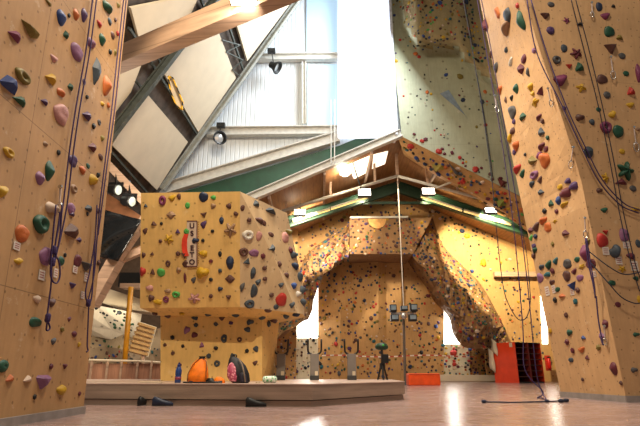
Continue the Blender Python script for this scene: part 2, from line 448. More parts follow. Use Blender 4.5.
# ---- free-standing boulder on the platform
tl, tr, br, bl = P(141, 193, 9.3), P(240, 191.5, 9.3), P(240, 307, 10.2), P(140, 308, 10.3)
b_, c_, d_, g_, g2 = P(287, 213, 10.7), P(303, 285, 11.2), P(303, 314, 11.1), P(273, 255, 10.1), P(297, 313, 10.75)
SZ = ph
s0 = floorpt(160.5, 381.8, SZ); s1 = floorpt(262, 382.2, SZ); s1.y = s0.y = 10.95
s0.x = P(160.5, 381, 10.95).x; s1.x = P(262, 381, 10.95).x
s2 = V((s1.x+.14, 12.0, SZ)); s3 = V((s0.x, 12.4, SZ))
u0, u1 = P(160.5, 316, 10.95), P(262, 318, 10.95); u2 = V((s2.x+.1, 12.0, u1.z)); u3 = V((s3.x, 12.4, u0.z))
TB = V((-3.3, 12.6, 4.0)); TB2 = V((b_.x, 12.6, 3.9)); BB2 = V((c_.x, 12.6, 1.8)); BB = V((bl.x, 12.6, 1.8))
vs = [tl, tr, br, bl, b_, c_, d_, g_, g2, s0, s1, s2, s3, u0, u1, u2, u3, TB, TB2, BB2, BB]
fr = [[0, 1, 2, 3]]
sd = [[1, 4, 7], [1, 7, 2], [7, 4, 5], [7, 5, 6, 8], [7, 8, 2], [4, 18, 19, 5], [5, 19, 6]]
un = [[3, 2, 14, 13], [2, 8, 6, 14], [6, 19, 15, 14], [3, 13, 16, 20], [19, 20, 16, 15]]
stf = [[9, 10, 14, 13], [10, 11, 15, 14], [11, 12, 16, 15], [12, 9, 13, 16], [9, 10, 11, 12]]
top = [[0, 1, 4, 18, 17], [17, 18, 19, 20], [0, 3, 20, 17]]
bo = MB()
for i, fs in enumerate((fr, sd, un, stf, top)):
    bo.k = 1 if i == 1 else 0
    q = tris(MB().add(vs, fs))
    for f in q.f: bo.f.append(f); bo.mi.append(bo.k)
    if i < 4: SURF[('b_front', 'b_side', 'b_under', 'b_stem')[i]] = BVHTree.FromPolygons(q.v, q.f)
bo.v = [V(p) for p in vs]
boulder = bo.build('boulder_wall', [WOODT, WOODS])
boulder['kind'] = 'structure'

# ---- far left corner, seen between the left wall and the boulder
struct('wall_far_left', MB().prism([P(60, 400, 20.3)*1, P(165, 400, 20.3), P(165, 170, 20.3), P(60, 170, 20.3)], (0, .2, 0)), plain('far_brown', '5a4634', .8))
struct('wall_back_cave', MB().grid([[P(80, 326, 17), P(105, 328, 17.6), P(126, 326, 17), P(150, 330, 17.5), P(170, 326, 17)],
    [P(80, 350, 16.4), P(105, 346, 17.2), P(126, 350, 16.6), P(150, 350, 17.2), P(170, 350, 16.8)],
    [P(80, 385, 17.4), P(105, 385, 17.5), P(126, 385, 17.3), P(150, 385, 17.5), P(170, 385, 17.4)]]), plywood('cave_grey', 'a08d74', seams=None, speck=3, worn=.35), True)
struct('wall_cave_roof', MB().grid([[P(84, 312, 16), P(95, 305, 16), P(142, 314, 16)], [P(84, 326, 16.6), P(112, 330, 16.9), P(138, 333, 16.6)], [P(84, 334, 17), P(112, 340, 17.2), P(136, 340, 17)]]), plywood('cave_white', 'd8d0bf', seams=None, speck=3), True)
# ================================================================== STEELWORK, ROOF, LAMPS
def thing(mb, name, mat, label, cat, group=None, **kw): return tag(mb.build(name, mat, **kw), label, cat, group)
# acoustic panels under the sloping roof
PAN = [([(131, 8), (200, -6), (188, 20), (141, 46)], 'pale ceiling panel above the timber beam at the top left'),
       ([(161, 68), (208, 4), (236, 78), (198.5, 132)], 'largest pale ceiling panel, crossed by the timber beam'),
       ([(230, -2), (236, 22), (247.5, 61), (284, 12), (296, -4)], 'pale ceiling panel between the bright lamp and the white gable'),
       ([(112, 145), (145.5, 92), (188, 142), (157, 190)], 'lowest pale ceiling panel, just above the boulder'),
       ([(113, 72), (141, 66), (131, 92), (108, 122)], 'small pale ceiling panel tucked behind the left climbing wall')]
for q, lb in PAN:
    pts = [roofpt(x, y, .22) for x, y in q]
    thing(MB().prism(pts, RN*-.1), 'ceiling_panel', PANELW, lb, 'ceiling panel', 'pale panels under the sloping roof')
def rafter(px0, py0, px1, py1, off, w, h, mat, label, name='roof_rafter'):
    a, b = roofpt(px0, py0, off), roofpt(px1, py1, off)
    return thing(MB().ibeam(a, b, w, h, RN), name, mat, label, 'beam')
rafter(98, 152, 222, -9, .45, .2, .26, DARKST, 'dark steel rafter running up between the pale ceiling panels')
rafter(162, 189, 300, -3, .3, .2, .22, plain('steel_grey', '9a9a90', .5), 'grey steel rafter along the edge of the white gable wall')
for i, (x0, y0, x1, y1, w) in enumerate(((129, 28, 198, 136, .07), (137, 26, 204, 130, .05), (221, 2, 243, 70, .06), (229, 0, 249, 60, .05), (106, 146, 150, 196, .07), (118, 60, 150, 98, .06), (200, -2, 214, 30, .06))):
    a, b = roofpt(x0, y0, .15), roofpt(x1, y1, .15)
    thing(MB().bar(a, b, w, w*1.6, RN), 'roof_purlin', DARKST, ['slim steel purlin left of the hazard-striped frame', 'slim steel purlin just behind the hazard-striped frame', 'slim steel purlin left side of the gap by the bright lamp',
      'slim steel purlin right side of the gap by the bright lamp', 'slim steel purlin above the two round spotlights', 'slim steel purlin by the top of the left climbing wall', 'slim steel purlin beside the topmost lamp'][i], 'purlin', 'purlins in the gaps of the sloping roof')
for i, (x, y) in enumerate(((178, 40), (181, 48), (206, 94), (246, 72), (252, 62), (230, 90), (152, 88))):
    pass
# zigzag strut in the gap
zz = [roofpt(x, y, .25) for x, y in ((222, 40), (240, 45), (226, 52), (243, 60), (232, 70), (240, 76))]
thing(MB().tube(zz, .03, 5), 'roof_brace', DARKST, 'thin zigzag steel brace in the roof gap near the gable', 'brace')
# timber beam with its flood lamp
ga, gb_ = P(112, 63, 8.0), P(312, -22, 6.3)
beam = thing(MB().bar(ga, gb_, .26, .40), 'timber_beam', GLULAM, 'long glued timber beam crossing the top left under the roof', 'beam')
la = P(243, -3, 6.45)
fl = empty('flood_lamp', la, 'glaring flood lamp above the timber beam at the top edge', 'lamp')
MB().box(la+V((0, .05, .06)), (.46, .3, .12)).build('housing', DGREY, fl, bevel=.01)
MB().box(la+V((0, .02, -.02)), (.4, .24, .03)).build('lens', emit('lamp_hot', 'fff0d0', 25), fl)
MB().bar(la+V((0, .1, .1)), la+V((0, .3, .5)), .04, .04).build('bracket', DGREY, fl)
# hazard striped frame hanging from the roof
hz = bpy.data.materials.new('hazard'); t = nt(hz); b = t.nodes['Principled BSDF']
uvn = N(t, 'ShaderNodeTexCoord'); w = N(t, 'ShaderNodeTexWave', Scale=2.2); w.bands_direction = 'DIAGONAL'; t.links.new(uvn.outputs['Object'], w.inputs['Vector'])
r = ramp(t, w.outputs['Fac'], .49, .51, lin('111111'), lin('f2b918')); t.links.new(r, b.inputs['Base Color'])
hp = [P(x, y, 13.6) for x, y in ((168.5, 76.5), (173, 78), (183, 102), (182, 109.5), (176.5, 106), (170.5, 91))]
he = empty('hazard_frame', hp[0], 'yellow and black striped slim frame hanging under the pale ceiling panel', 'frame')
k = MB()
for i in range(6): k.bar(hp[i], hp[(i+1) % 6], .036, .06, (0, 1, 0))
k.build('striped_border', hz, he)
MB().prism([p+V((0, .06, 0)) for p in hp], (0, .03, 0)).build('panel', PANELW, he)
# gable steel
def gbeam(x0, y0, x1, y1, d, w, h, mat, label, name='steel_beam'):
    return thing(MB().ibeam(P(x0, y0, d), P(x1, y1, d), w, h), name, mat, label, 'beam', 'white steel on the gable wall')
gbeam(254, 58, 338, 57, 20.15, .3, .34, STEEL, 'upper horizontal white steel beam across the gable wall')
gbeam(207, 132, 338, 130.5, 20.15, .3, .42, STEEL, 'lower horizontal white steel beam across the gable wall')
gbeam(304.3, 124, 304, 62, 20.2, .2, .2, STEEL, 'short white steel column between the two horizontal gable beams', 'steel_column')
gbeam(158, 191, 338, 137, 20.0, .35, .5, STEEL, 'upper sloping white beam below the gable wall')
gbeam(205, 217, 401, 133.5, 19.6, .3, .34, STEEL, 'lower sloping white beam along the low hall roof edge')
thing(MB().prism([P(165, 197, 20.1), P(338, 146, 20.1), P(375, 131, 20.1), P(399, 134, 20.1), P(250, 199, 20.1), P(200, 220, 20.1)], (0, .15, 0)), 'fascia_beam', GREEN, 'broad dark green sloping fascia between the two white beams', 'beam')
for i, (x, lb) in enumerate(((331, 'left one of two thin vertical cables below the gable'), (334.5, 'right one of two thin vertical cables below the gable'))):
    thing(MB().tube([P(x, 100, 19.4), P(x, 163, 19.4)], .025, 5), 'cable', STEEL, lb, 'cable', 'cables by the daylight panel')
# black spotlights on the gable wall
def spot(px, py, d, aim, box, label):
    c = P(px, py, d); e = empty('wall_spotlight', c, label, 'spotlight', 'black spotlights on the gable beams')
    bx = P(*box, d); MB().box(bx, (.36, .22, .2)).build('driver_box', BLACK, e, bevel=.01)
    a = V(aim).normalized()
    MB().lathe([(.10, -.22), (.14, -.2), (.17, -.02), (.3, .18), (.31, .24), (.27, .24), (.16, .06)], c, 18, a).build('housing', BLACK, e, smooth=False)
    MB().lathe([(.02, .14), (.2, .12), (.2, .11)], c, 16, a).build('lens', plain('lamp_glass', 'd8dcdc', .15, .6), e)
    MB().bar(bx, c+V((0, .05, .0)), .05, .05, (0, 1, 0)).build('bracket', DGREY, e)
spot(274, 66, 19.7, (.9, -.12, -.6), (271.5, 51), 'upper black spotlight on the upper gable beam')
spot(218, 138.5, 19.7, (.55, -.75, -.2), (221, 125.5), 'lower black spotlight on the lower gable beam')
# low hall trusses
for i, (x_, lb) in enumerate(((-4.6, 'timber purlin farthest left under the low hall roof, by the boulder'), (-2.2, 'second timber purlin from the left under the low hall roof'), (.2, 'timber purlin left of the glaring lamp under the low hall roof'), (2.3, 'timber purlin crossing between the skylights'), (5.6, 'timber purlin right of the roof ridge'))):
    thing(MB().bar(low(x_, 20.2, -.1), low(x_, 27.1, -.1), .1, .2), 'roof_purlin', GLULAM, lb, 'purlin', 'purlins under the low hall roof')
AP = P(397.5, 176, 22); 
tr1 = empty('roof_truss', AP, 'pale pipe roof truss nearest in the low hall, with short posts', 'truss')
lft, rgt = P(262, 217, 22), P(520, 209, 22)
k = MB().tube([lft, AP], .075, 8).build('left_chord', STEEL, tr1, smooth=True); MB().tube([AP, rgt], .075, 8).build('right_chord', STEEL, tr1, smooth=True)
for p, q in ((lft, AP), (AP, rgt)):
    for f in ((.17, .5, .83) if p is lft else (.25, .5, .8)):
        a = p.lerp(q, f); z = low(a.x, 22).z
        MB().bar(a, V((a.x, 22, z)), .1, .1, (0, 1, 0)).build('post', GLULAM, tr1)
MB().bar(AP, V((AP.x, 22, RZ)), .12, .12, (0, 1, 0)).build('post', GLULAM, tr1)
MB().tube([P(362, 192, 22), P(352, 160, 20.6)], .03, 6).build('brace', DGREY, tr1)
MB().tube([P(436, 188, 22), P(465, 177, 20.8)], .05, 6).build('brace', STEEL, tr1)
GREEND = plain('steel_deep_green', '14301f', .6)
g1 = empty('green_truss', P(398, 186, 24.2), 'dark green gabled beam across the low hall behind the lamps', 'beam')
A2 = P(398, 187, 24.2)
MB().ibeam(P(262, 231, 24.2), A2, .3, .55).build('left_rafter', GREEND, g1); MB().ibeam(A2, P(530, 232, 24.2), .3, .55).build('right_rafter', GREEND, g1)
MB().bar(P(355, 203, 24.2), P(440, 203, 24.2), .1, .14).build('tie', GREEND, g1)
# fluorescent strips below the green beam
def strip(x0, y0, x1, y1, d, label):
    a, b = P(x0, y0, d), P(x1, y1, d); e = empty('strip_light', a, label, 'light', 'fluorescent strips along the green beam')
    MB().bar(a+V((0, 0, .09)), b+V((0, 0, .09)), .14, .05).build('reflector', STEEL, e)
    for dy in (-.04, .04): MB().tube([a+V((0, dy, 0)), b+V((0, dy, 0))], .022, 6).build('tube', emit('tube_glow', 'ffe090', .8), e)
strip(293, 221.5, 330, 210, 23.6, 'lowest strip light left of the ridge'); strip(331, 209.5, 368, 197.5, 23.6, 'strip light left of the ridge, nearest the hanging white rope')
strip(421, 197, 462, 211, 23.6, 'strip light right of the ridge, nearest the hanging white rope'); strip(464, 211.5, 511, 225, 23.6, 'lowest strip light right of the ridge')
# flood fixtures
def flood(px, py, d, w, h, label, power, tilt, strength=9):
    c = P(px, py, d); s = 1/ppm(c); e = empty('floodlight', c, label, 'floodlight', 'square floodlights in the low hall')
    R = Matrix.Rotation(tilt, 3, 'X'); W, H = w*s, h*s
    MB().box(c+R @ V((0, .14, .05)), (W*1.12, .25, H*1.15), M=R).build('housing', DGREY, e, bevel=.02)
    MB().box(c, (W, .04, H), M=R).build('lens', emit('flood_glow', 'fff2dc', strength), e)
    MB().bar(c+R @ V((0, .2, 0)), c+V((0, .3, .55)), .05, .05, (0, 1, 0)).build('bracket', DGREY, e)
    return c
flood(364.5, 192, 23.3, 12, 8, 'square floodlight just left of the low hall ridge', 0, math.radians(-20))
flood(428.5, 191, 23.3, 12, 7, 'square floodlight just right of the low hall ridge', 0, math.radians(-20))
flood(300, 212, 22.6, 11, 6, 'square floodlight beside the boulder top', 0, math.radians(-20))
flood(491.5, 210, 22.6, 12, 5, 'square floodlight lowest on the right, under the holds panel', 0, math.radians(-25))
c = P(345, 171.5, 21.2); c_glare = c+V((0, -.3, -.3)); e = empty('glare_lamp', c, 'star-bright bare flood lamp in front of the skylight', 'lamp')
MB().lathe([(.06, -.25), (.12, -.15), (.26, .05), (.28, .1)], c+V((0, .1, .1)), 16, (-.1, -.6, -.5)).build('reflector', STEEL, e)
MB().lathe([(.05, -.12), (.16, -.08), (.2, 0), (.16, .08), (.05, .12)], c, 14, (-.1, -.6, -.5)).build('bulb', emit('bulb_hot', 'fff2d6', 60), e, smooth=True)
MB().bar(c+V((0, .1, .1)), V((c.x, c.y+.2, low(c.x, c.y).z)), .04, .04, (0, 1, 0)).build('stem', DGREY, e)
# mast with lamp cluster
mb_ = floorpt(405.3, 384.8); MD = mb_.y
ms = empty('light_mast', V((mb_.x, MD, 0)), 'grey mast beyond the platform carrying a cluster of boxy lamps', 'light mast')
mt = P(403.5, 313, MD); MB().tube([V((mb_.x, MD, 0)), V((mt.x, MD, mt.z))], .055, 8).build('pole', plain('mast_grey', '6e6256', .5, .3), ms)
MB().lathe([(.3, 0), (.3, .03), (.07, .08)], V((mb_.x, MD, .0)), 14).build('base_plate', DGREY, ms)
for i, (x, y, w, h) in enumerate(((393, 308.5, 6.5, 7.5), (404, 308.5, 7, 5), (413.5, 308, 7, 7.5), (394.5, 318, 8, 6.5), (412.5, 318, 8, 6.5))):
    p = P(x, y, MD-.25); s = 1/ppm(p)
    ho = MB().box(p, (w*s, .3, h*s)).build('lamp_head', BLACK, ms, bevel=.02)
    MB().box(p+V((0, -.16, .02)), (w*s*.75, .03, h*s*.6)).build('lens', plain('lens_grey', '8fa0a8', .2, .3), ho)
MB().bar(P(391, 313.5, MD-.1), P(416, 313.5, MD-.1), .07, .09).build('crossbar', CHROME, ms)
MB().lathe([(.02, -.12), (.13, -.1), (.13, .1), (.02, .12)], P(404, 316, MD-.3), 10, (0, 1, 0)).build('hub', CHROME, ms)
thing(MB().tube([AP, P(403.6, 306, MD)], .022, 5), 'hanging_rope', plain('rope_white', 'd6cbb8', .8), 'thin white rope hanging from the roof ridge to the lamp mast', 'rope')

# ---- left background: spotlights, tarp, timber, post, board, fence
for x, y, lb in ((117.5, 190, 'upper left of the two round spotlights beside the boulder'), (131.3, 201.5, 'lower right of the two round spotlights beside the boulder')):
    c = P(x, y, 12.5); e = empty('round_spotlight', c, lb, 'spotlight', 'round spotlights behind the left wall')
    ax = V((1.5, -.4, -.3)).normalized()
    MB().lathe([(.09, -.3), (.12, -.25), (.14, -.05), (.15, .02)], c, 16, ax).build('housing', BLACK, e, smooth=True)
    MB().lathe([(.02, .05), (.125, .04), (.125, .0)], c, 16, ax).build('lens', plain('spot_glass', 'c4d4d0', .2, .1), e)
    MB().box(c+V((-.15, .3, .15)), (.4, .2, .3)).build('driver_box', BLACK, e)
    MB().bar(c+V((-.1, .2, .1)), c+V((-.25, .3, .7)), .06, .06).build('bracket', BLACK, e)
ply2 = plain('brown_board', '8a5c3c', .6)
thing(MB().bar(P(104, 160, 12.9), P(146, 204, 12.9), .2, .32, (0, -1, 0)), 'timber_rail', GLULAM, 'light timber rail sloping down behind the two round spotlights', 'beam')
thing(MB().prism([P(100, 190, 13.3), P(112, 196, 13.3), P(150, 222, 13.3), P(140, 226, 13.3), P(96, 214, 13.3)], (0, .1, 0)), 'backing_board', ply2, 'brown board below the two round spotlights', 'board')
# wrinkled tarp
rows = []
rnd = random.Random(5)
for j in range(13):
    rows.append([])
    for i in range(25):
        u, v = i/24, j/12
        x = (90+(142-90)*u)*(1-v)+(92+(118-92)*u)*v; y = (206+14*u)*(1-v)+(255+6*u)*v
        rows[-1].append(P(x, y, 12.7+.07*math.sin(u*9+v*11+1.5*math.sin(v*4))+.03*math.sin(u*23+v*19+2*math.sin(u*5))))
tp = MB().grid(rows).build('tarpaulin', plain('tarp', '121416', .22, 0, .1), smooth=True)
s_ = tp.modifiers.new('thick', 'SOLIDIFY'); s_.thickness = .01
tag(tp, 'shiny black wrinkled tarpaulin hanging behind the left climbing wall', 'tarpaulin')
thing(MB().bar(P(91, 305, 13.0), P(117, 259, 13.0), .3, .42, (0, -1, 0)), 'timber_strut', GLULAM, 'thick timber strut rising steeply behind the left wall edge', 'beam')
thing(MB().bar(P(114, 264, 13.2), P(150, 212, 13.2), .2, .26, (0, -1, 0)), 'timber_strut', GLULAM, 'slimmer timber strut along the tarpaulin edge', 'beam')
thing(MB().bar(P(112, 263, 13.5), P(160, 243, 13.5), .2, .2, (0, -1, 0)), 'timber_rail', GLULAM, 'timber rail running right from the strut towards the boulder', 'beam')
thing(MB().bar(P(92, 248, 13.1), P(117, 263, 13.1), .2, .26, (0, -1, 0)), 'timber_rail', GLULAM, 'short timber rail just below the tarpaulin', 'beam')
thing(MB().prism([P(85, 297, 16.2), P(100, 286, 16.2), P(150, 302, 16.2), P(150, 312, 16.2), P(120, 309, 16.2)], (0, 1.2, 0)), 'gallery_floor', PANELW, 'pale underside of a gallery behind the yellow post', 'gallery')
thing(MB().box(P(136, 281, 15.6), (.9, .5, .45)), 'ceiling_crate', BLACK, 'black box under the gallery above the yellow post', 'box')
thing(MB().box(P(132, 286.5, 15.4), (.6, .4, .14)), 'shelf_board', GLULAM, 'small timber board under the black box', 'board')
thing(MB().cyl(V((P(124.4, 372, 14.8).x, 14.8, 0)), P(131, 287, 14.8), .075, .075, 12), 'post', plain('post_yellow', 'b87c0c', .45), 'bright yellow steel post left of the boulder', 'post', smooth=True)
# campus board
q = [P(139.5, 322, 15.4), P(155.5, 327, 15.9), P(147, 357, 15.7), P(128, 352, 15.2)]
cb = empty('campus_board', q[3], 'tilted pale campus board with rungs beside the yellow post', 'campus board')
MB().prism(q, (0.02, .06, 0)).build('board', plain('campus_wood', 'd9c6a0', .7), cb)
for i in range(7):
    f = .06+i*.145; MB().bar(q[0].lerp(q[3], f)+V((0, -.04, 0)), q[1].lerp(q[2], f)+V((0, -.04, 0)), .09, .07).build('rung', plain('rung_wood', 'b9935c', .6), cb)
MB().bar(P(143, 350, 15.6), P(144, 372, 15.6), .08, .08).build('prop', GLULAM, cb)
# fence with white rail
fe = empty('board_fence', V((-6.5, 14, 0)), 'low board fence with white rail at the back left', 'fence')
x0, x1 = P(70, 370, 14).x, P(165, 370, 14).x; zt = P(100, 363.5, 14).z
MB().prism([V((x0, 14, 0)), V((x1, 14, 0)), V((x1, 14, zt)), V((x0, 14, zt))], (0, .05, 0)).build('boards', planks('fence_boards', 'a87a60', .25, 'X'), fe)
MB().tube([V((x0, 13.95, zt+.1)), V((P(135, 364, 14).x, 13.95, zt+.06)), V((x1, 13.95, zt+.02))], .03, 6).build('rail', PANELW, fe)
for x in (92, 108, 122, 138, 152): xx = P(x, 370, 14).x; MB().bar(V((xx, 13.93, 0)), V((xx, 13.93, zt+.06)), .05, .05, (0, 1, 0)).build('post', GLULAM, fe)
# ================================================================== PROPS
def plat_at(px, d): return V((P(px, 384, d).x, d, ph))
# drinks bottle
c = plat_at(177.6, 8.98); bt = empty('drink_bottle', c, 'blue drinks bottle standing left of the orange bag', 'bottle')
MB().lathe([(.046, 0), (.054, .01), (.054, .10), (.047, .12), (.054, .14), (.054, .2), (.038, .25), (.026, .27)], c, 16).build('body', plain('bottle_blue', '26407c', .25), bt, smooth=True)
MB().lathe([(.0555, .055), (.0555, .10)], c, 16).build('label', plain('bottle_label', '8b3a56', .5, 0, .4, 60), bt, smooth=True)
MB().lathe([(.03, .262), (.03, .30), (.016, .31), (.016, .335)], c, 12).build('cap', plain('bottle_cap', '1a2d6a', .4), bt)
# soft bag as lofted rings
def loft_rings(rings, n=20, rnd=None, j=0.0):
    k = MB(); o = []
    for (z, cx, cy, rx, ry, e) in rings:
        r = []
        for i in range(n):
            a = 2*math.pi*i/n; ca, sa = math.cos(a), math.sin(a)
            q = (abs(ca)**e+abs(sa)**e)**(-1/e); w = 1+(rnd.uniform(-j, j) if rnd else 0)
            r.append(V((cx+ca*q*rx*w, cy+sa*q*ry*w, z)))
        o.append(r+[r[0]])
    k.grid(o); b0 = len(k.v)
    k.add(o[0][:-1], [list(range(n))[::-1]]); k.add(o[-1][:-1], [list(range(n))])
    return k
def shift(k, c):
    k.v = [p+V(c) for p in k.v]; return k
rnd = random.Random(11)
c = plat_at(198, 8.98); ob = empty('drawstring_bag', c, 'bright orange drawstring bag slumped against the boulder base', 'bag')
OR = plain('orange_cloth', 'f07a10', .65, 0, .12, 14)
k = loft_rings([(0, 0, 0, .15, .09, 2.6), (.03, 0, 0, .172, .115, 2.8), (.12, -.005, 0, .17, .12, 2.5), (.22, -.005, .01, .152, .105, 2.4), (.31, .0, .02, .125, .08, 2.3), (.37, .02, .03, .088, .055, 2.2), (.40, .035, .03, .06, .035, 2)], 24, rnd, .03)
o = shift(k, c).build('body', OR, ob, smooth=True)
shift(loft_rings([(.395, .035, .03, .062, .037, 2), (.42, .035, .03, .05, .03, 2), (.44, .035, .03, .068, .042, 2)], 16, rnd, .08), c).build('drawn_neck', BLACK, ob, smooth=True)
for s in (-1, 1): MB().tube(smooth_path([c+V((.035, .0, .42)), c+V((.035+s*.1, -.06, .33)), c+V((s*.15, -.12, .16)), c+V((s*.16, -.11, .02))], 5), .006, 6).build('strap', BLACK, ob)
# orange cloth heap with black straps
c = plat_at(217, 8.9); oc = empty('orange_pouch', c, 'small crumpled orange pouch with black straps between the two bags', 'pouch')
shift(loft_rings([(0, .04, 0, .10, .07, 2), (.04, .04, 0, .095, .065, 2.2), (.075, .03, 0, .07, .05, 2), (.1, .02, 0, .03, .02, 2)], 18, rnd, .1), c).build('body', OR, oc, smooth=True)
shift(loft_rings([(0, -.11, 0, .08, .06, 2), (.04, -.11, 0, .075, .05, 2.2), (.08, -.12, 0, .04, .03, 2)], 16, rnd, .12), c).build('harness_loop', BLACK, oc, smooth=True)
MB().tube(smooth_path([c+V((-.18, -.02, .015)), c+V((-.1, -.1, .03)), c+V((0, -.09, .02)), c+V((.1, -.07, .03))], 6), .012, 6).build('strap', BLACK, oc)
# webbing lying along the edge
w = thing(MB().tube(smooth_path([plat_at(183, 8.85)+V((0, 0, .012)), plat_at(195, 8.75)+V((0, 0, .014)), plat_at(212, 8.7)+V((0, 0, .013)), plat_at(222, 8.72)+V((0, 0, .012))], 5), .012, 6), 'webbing_strap', BLACK, 'black webbing strap lying along the platform edge before the orange bag', 'strap')
MB().box(plat_at(191, 8.72)+V((0, -.02, .02)), (.05, .05, .035)).build('buckle', DGREY, w)
# backpack
c = plat_at(237.5, 8.95); bp = empty('backpack', c, 'black backpack with a pink patterned side panel leaning on the boulder', 'backpack')
BP = plain('pack_black', '14121a', .6, 0, .2, 20)
pk = bpy.data.materials.new('pack_pink'); t = nt(pk); b = t.nodes['Principled BSDF']
tc = N(t, 'ShaderNodeTexCoord'); vo = N(t, 'ShaderNodeTexVoronoi', Scale=26.0); t.links.new(tc.outputs['Object'], vo.inputs['Vector'])
t.links.new(ramp(t, vo.outputs['Distance'], .2, .5, lin('e8a0a8'), lin('a33a58')), b.inputs['Base Color'])
R = lambda rs: [(z, x-.1*z/.4*1.0+.02, y+.25*z*z, rx, ry, e) for z, x, y, rx, ry, e in rs]
shift(loft_rings(R([(0, .03, 0, .13, .10, 3), (.03, .03, 0, .17, .13, 3.2), (.15, .03, 0, .175, .13, 3), (.28, .02, 0, .155, .11, 2.8), (.38, .0, 0, .1, .08, 2.5), (.43, -.02, 0, .05, .04, 2)]), 24, rnd, .015), c).build('body', BP, bp, smooth=True)
shift(loft_rings(R([(.03, -.06, -.07, .07, .07, 2.5), (.1, -.07, -.08, .09, .08, 2.5), (.25, -.055, -.07, .08, .07, 2.5), (.37, -.02, -.03, .04, .04, 2), (.4, -.02, -.02, .02, .02, 2)]), 18, rnd, .02), c).build('pink_panel', pk, bp, smooth=True)['label'] = 'pink and white patterned panel'
shift(loft_rings(R([(.02, .10, -.07, .07, .075, 2.6), (.13, .10, -.075, .07, .07, 2.6), (.2, .09, -.06, .05, .05, 2.2), (.22, .09, -.05, .02, .02, 2)]), 16, rnd, .02), c).build('front_pocket', plain('pack_dark', '2a2638', .5), bp, smooth=True)
MB().tube(smooth_path([c+V((-.1, .05, .42)), c+V((-.1, .03, .46)), c+V((-.05, .04, .46)), c+V((-.05, .05, .42))], 5), .009, 6).build('grab_handle', BLACK, bp)
MB().tube(smooth_path([c+V((.0, -.06, .4)), c+V((.08, -.13, .3)), c+V((.13, -.17, .15)), c+V((.15, -.14, .02))], 6), .012, 6).build('shoulder_strap', plain('strap_tan', '8a7866', .6), bp)
# green patterned towel
c = plat_at(269.5, 9.0); gm = bpy.data.materials.new('towel_green'); t = nt(gm); b = t.nodes['Principled BSDF']
tc = N(t, 'ShaderNodeTexCoord'); vo = N(t, 'ShaderNodeTexVoronoi', Scale=30.0); t.links.new(tc.outputs['Object'], vo.inputs['Vector'])
t.links.new(ramp(t, vo.outputs['Distance'], .3, .55, lin('4fae6c'), lin('e4efe2')), b.inputs['Base Color'])
tw = MB().tube(smooth_path([c+V((-.12, 0, .055)), c+V((0, .02, .06)), c+V((.12, -.01, .058))], 5), [.03]+[.055]*9+[.03], 14)
tw = tag(tw.build('rolled_towel', gm, smooth=True), 'green and white patterned rolled towel right of the backpack', 'towel')
thing(MB().box(plat_at(258, 8.85)+V((0, 0, .012)), (.07, .05, .024), .4), 'paper_scrap', PANELW, 'small white scrap on the platform between backpack and towel', 'paper')
thing(MB().box(V((P(151, 382, 9.3).x, 9.3, ph+.01)), (.4, .2, .012), .1), 'paper_sheet', PANELW, 'white sheet lying on the platform left of the boulder base', 'paper')
# shoes on the floor
def shoe(p, a, scale, mat, parent, nm='shoe'):
    R = Matrix.Rotation(a, 3, 'Z'); k = MB(); rows = []
    prof = [(-.16, .03, .11, .0), (-.14, .042, .14, 0), (-.07, .044, .125, 0), (0, .046, .095, 0), (.06, .05, .08, .003), (.12, .042, .065, .008), (.16, .016, .045, .012)]
    for x, w, h, y in prof:
        r = []
        for i in range(13):
            t_ = 2*math.pi*i/12; r.append(p+R @ V((x, y+math.cos(t_)*w, max(0, .5*h+math.sin(t_)*h*.55)))*scale)
        rows.append(r)
    k.grid(rows); k.add(rows[0][:-1], [list(range(12))]); k.add(rows[-1][:-1], [list(range(12))[::-1]])
    o = k.build(nm, mat, parent, smooth=True)
    MB().prism([p+R @ V((x, y, 0))*scale for x, y in ((-.15, -.034), (.05, -.046), (.15, -.01), (.15, .025), (.06, .05), (-.15, .036))], (0, 0, .012)).build('sole', plain('sole_grey', '55504c', .7), o)
    MB().bar(p+R @ V((-.04, -.03, .07))*scale, p+R @ V((-.03, .035, .07))*scale, .03, .012).build('strap', plain('strap_grey', '4a5670', .6), o)
    return o
SB, SK = plain('shoe_blue', '1c2740', .5, 0, .2, 20), plain('shoe_black', '161616', .55, 0, .2, 20)
for x, y, a, mat, lb in ((144, 406, 1.35, SK, 'dark climbing shoe on the floor at the far left of the row'), (162.5, 406.8, .15, SB, 'front shoe of the dark blue pair below the bottle'), (166.5, 405.4, .3, SB, 'rear shoe of the dark blue pair below the bottle'),
                         (256, 407.6, .1, SK, 'left shoe of the black pair below the backpack'), (259.5, 406.2, -.1, SK, 'right shoe of the black pair below the backpack')):
    p = floorpt(x, y-.6); o = shoe(p, a, 1.0, mat, None); tag(o, lb, 'shoe', 'climbing shoes on the floor by the platform')
# grey posts with black forks standing at the back of the platform
for px, lb in ((280.5, 'leftmost of the three grey forked posts, beside the boulder base'), (314.5, 'middle one of the three grey forked posts'), (352, 'rightmost of the three grey forked posts')):
    d = 11.9; c = plat_at(px, d); e = empty('forked_post', c, lb, 'post', 'grey forked posts at the back of the platform')
    s = 1/ppm(P(px, 370, d)); W = 4.3*s
    MB().box(c+V((0, 0, .05)), (W*2.1, .2, .1)).build('foot', DGREY, e, bevel=.01)
    MB().box(c+V((0, 0, .33)), (W*2, .12, .48)).build('column', plain('post_grey', '77706a', .5, 0, .06), e, bevel=.008)
    for sx in (-1, 1):
        MB().tube(smooth_path([c+V((sx*W*.7, 0, .56)), c+V((sx*W*1.35, 0, .60)), c+V((sx*W*1.55, 0, .66)), c+V((sx*W*1.6, 0, .9))], 4), .022, 8).build('prong', BLACK, e, smooth=True)
    MB().box(c+V((W*.45, -.065, .13)), (W*.7, .02, .12)).build('plate', PANELW, e)
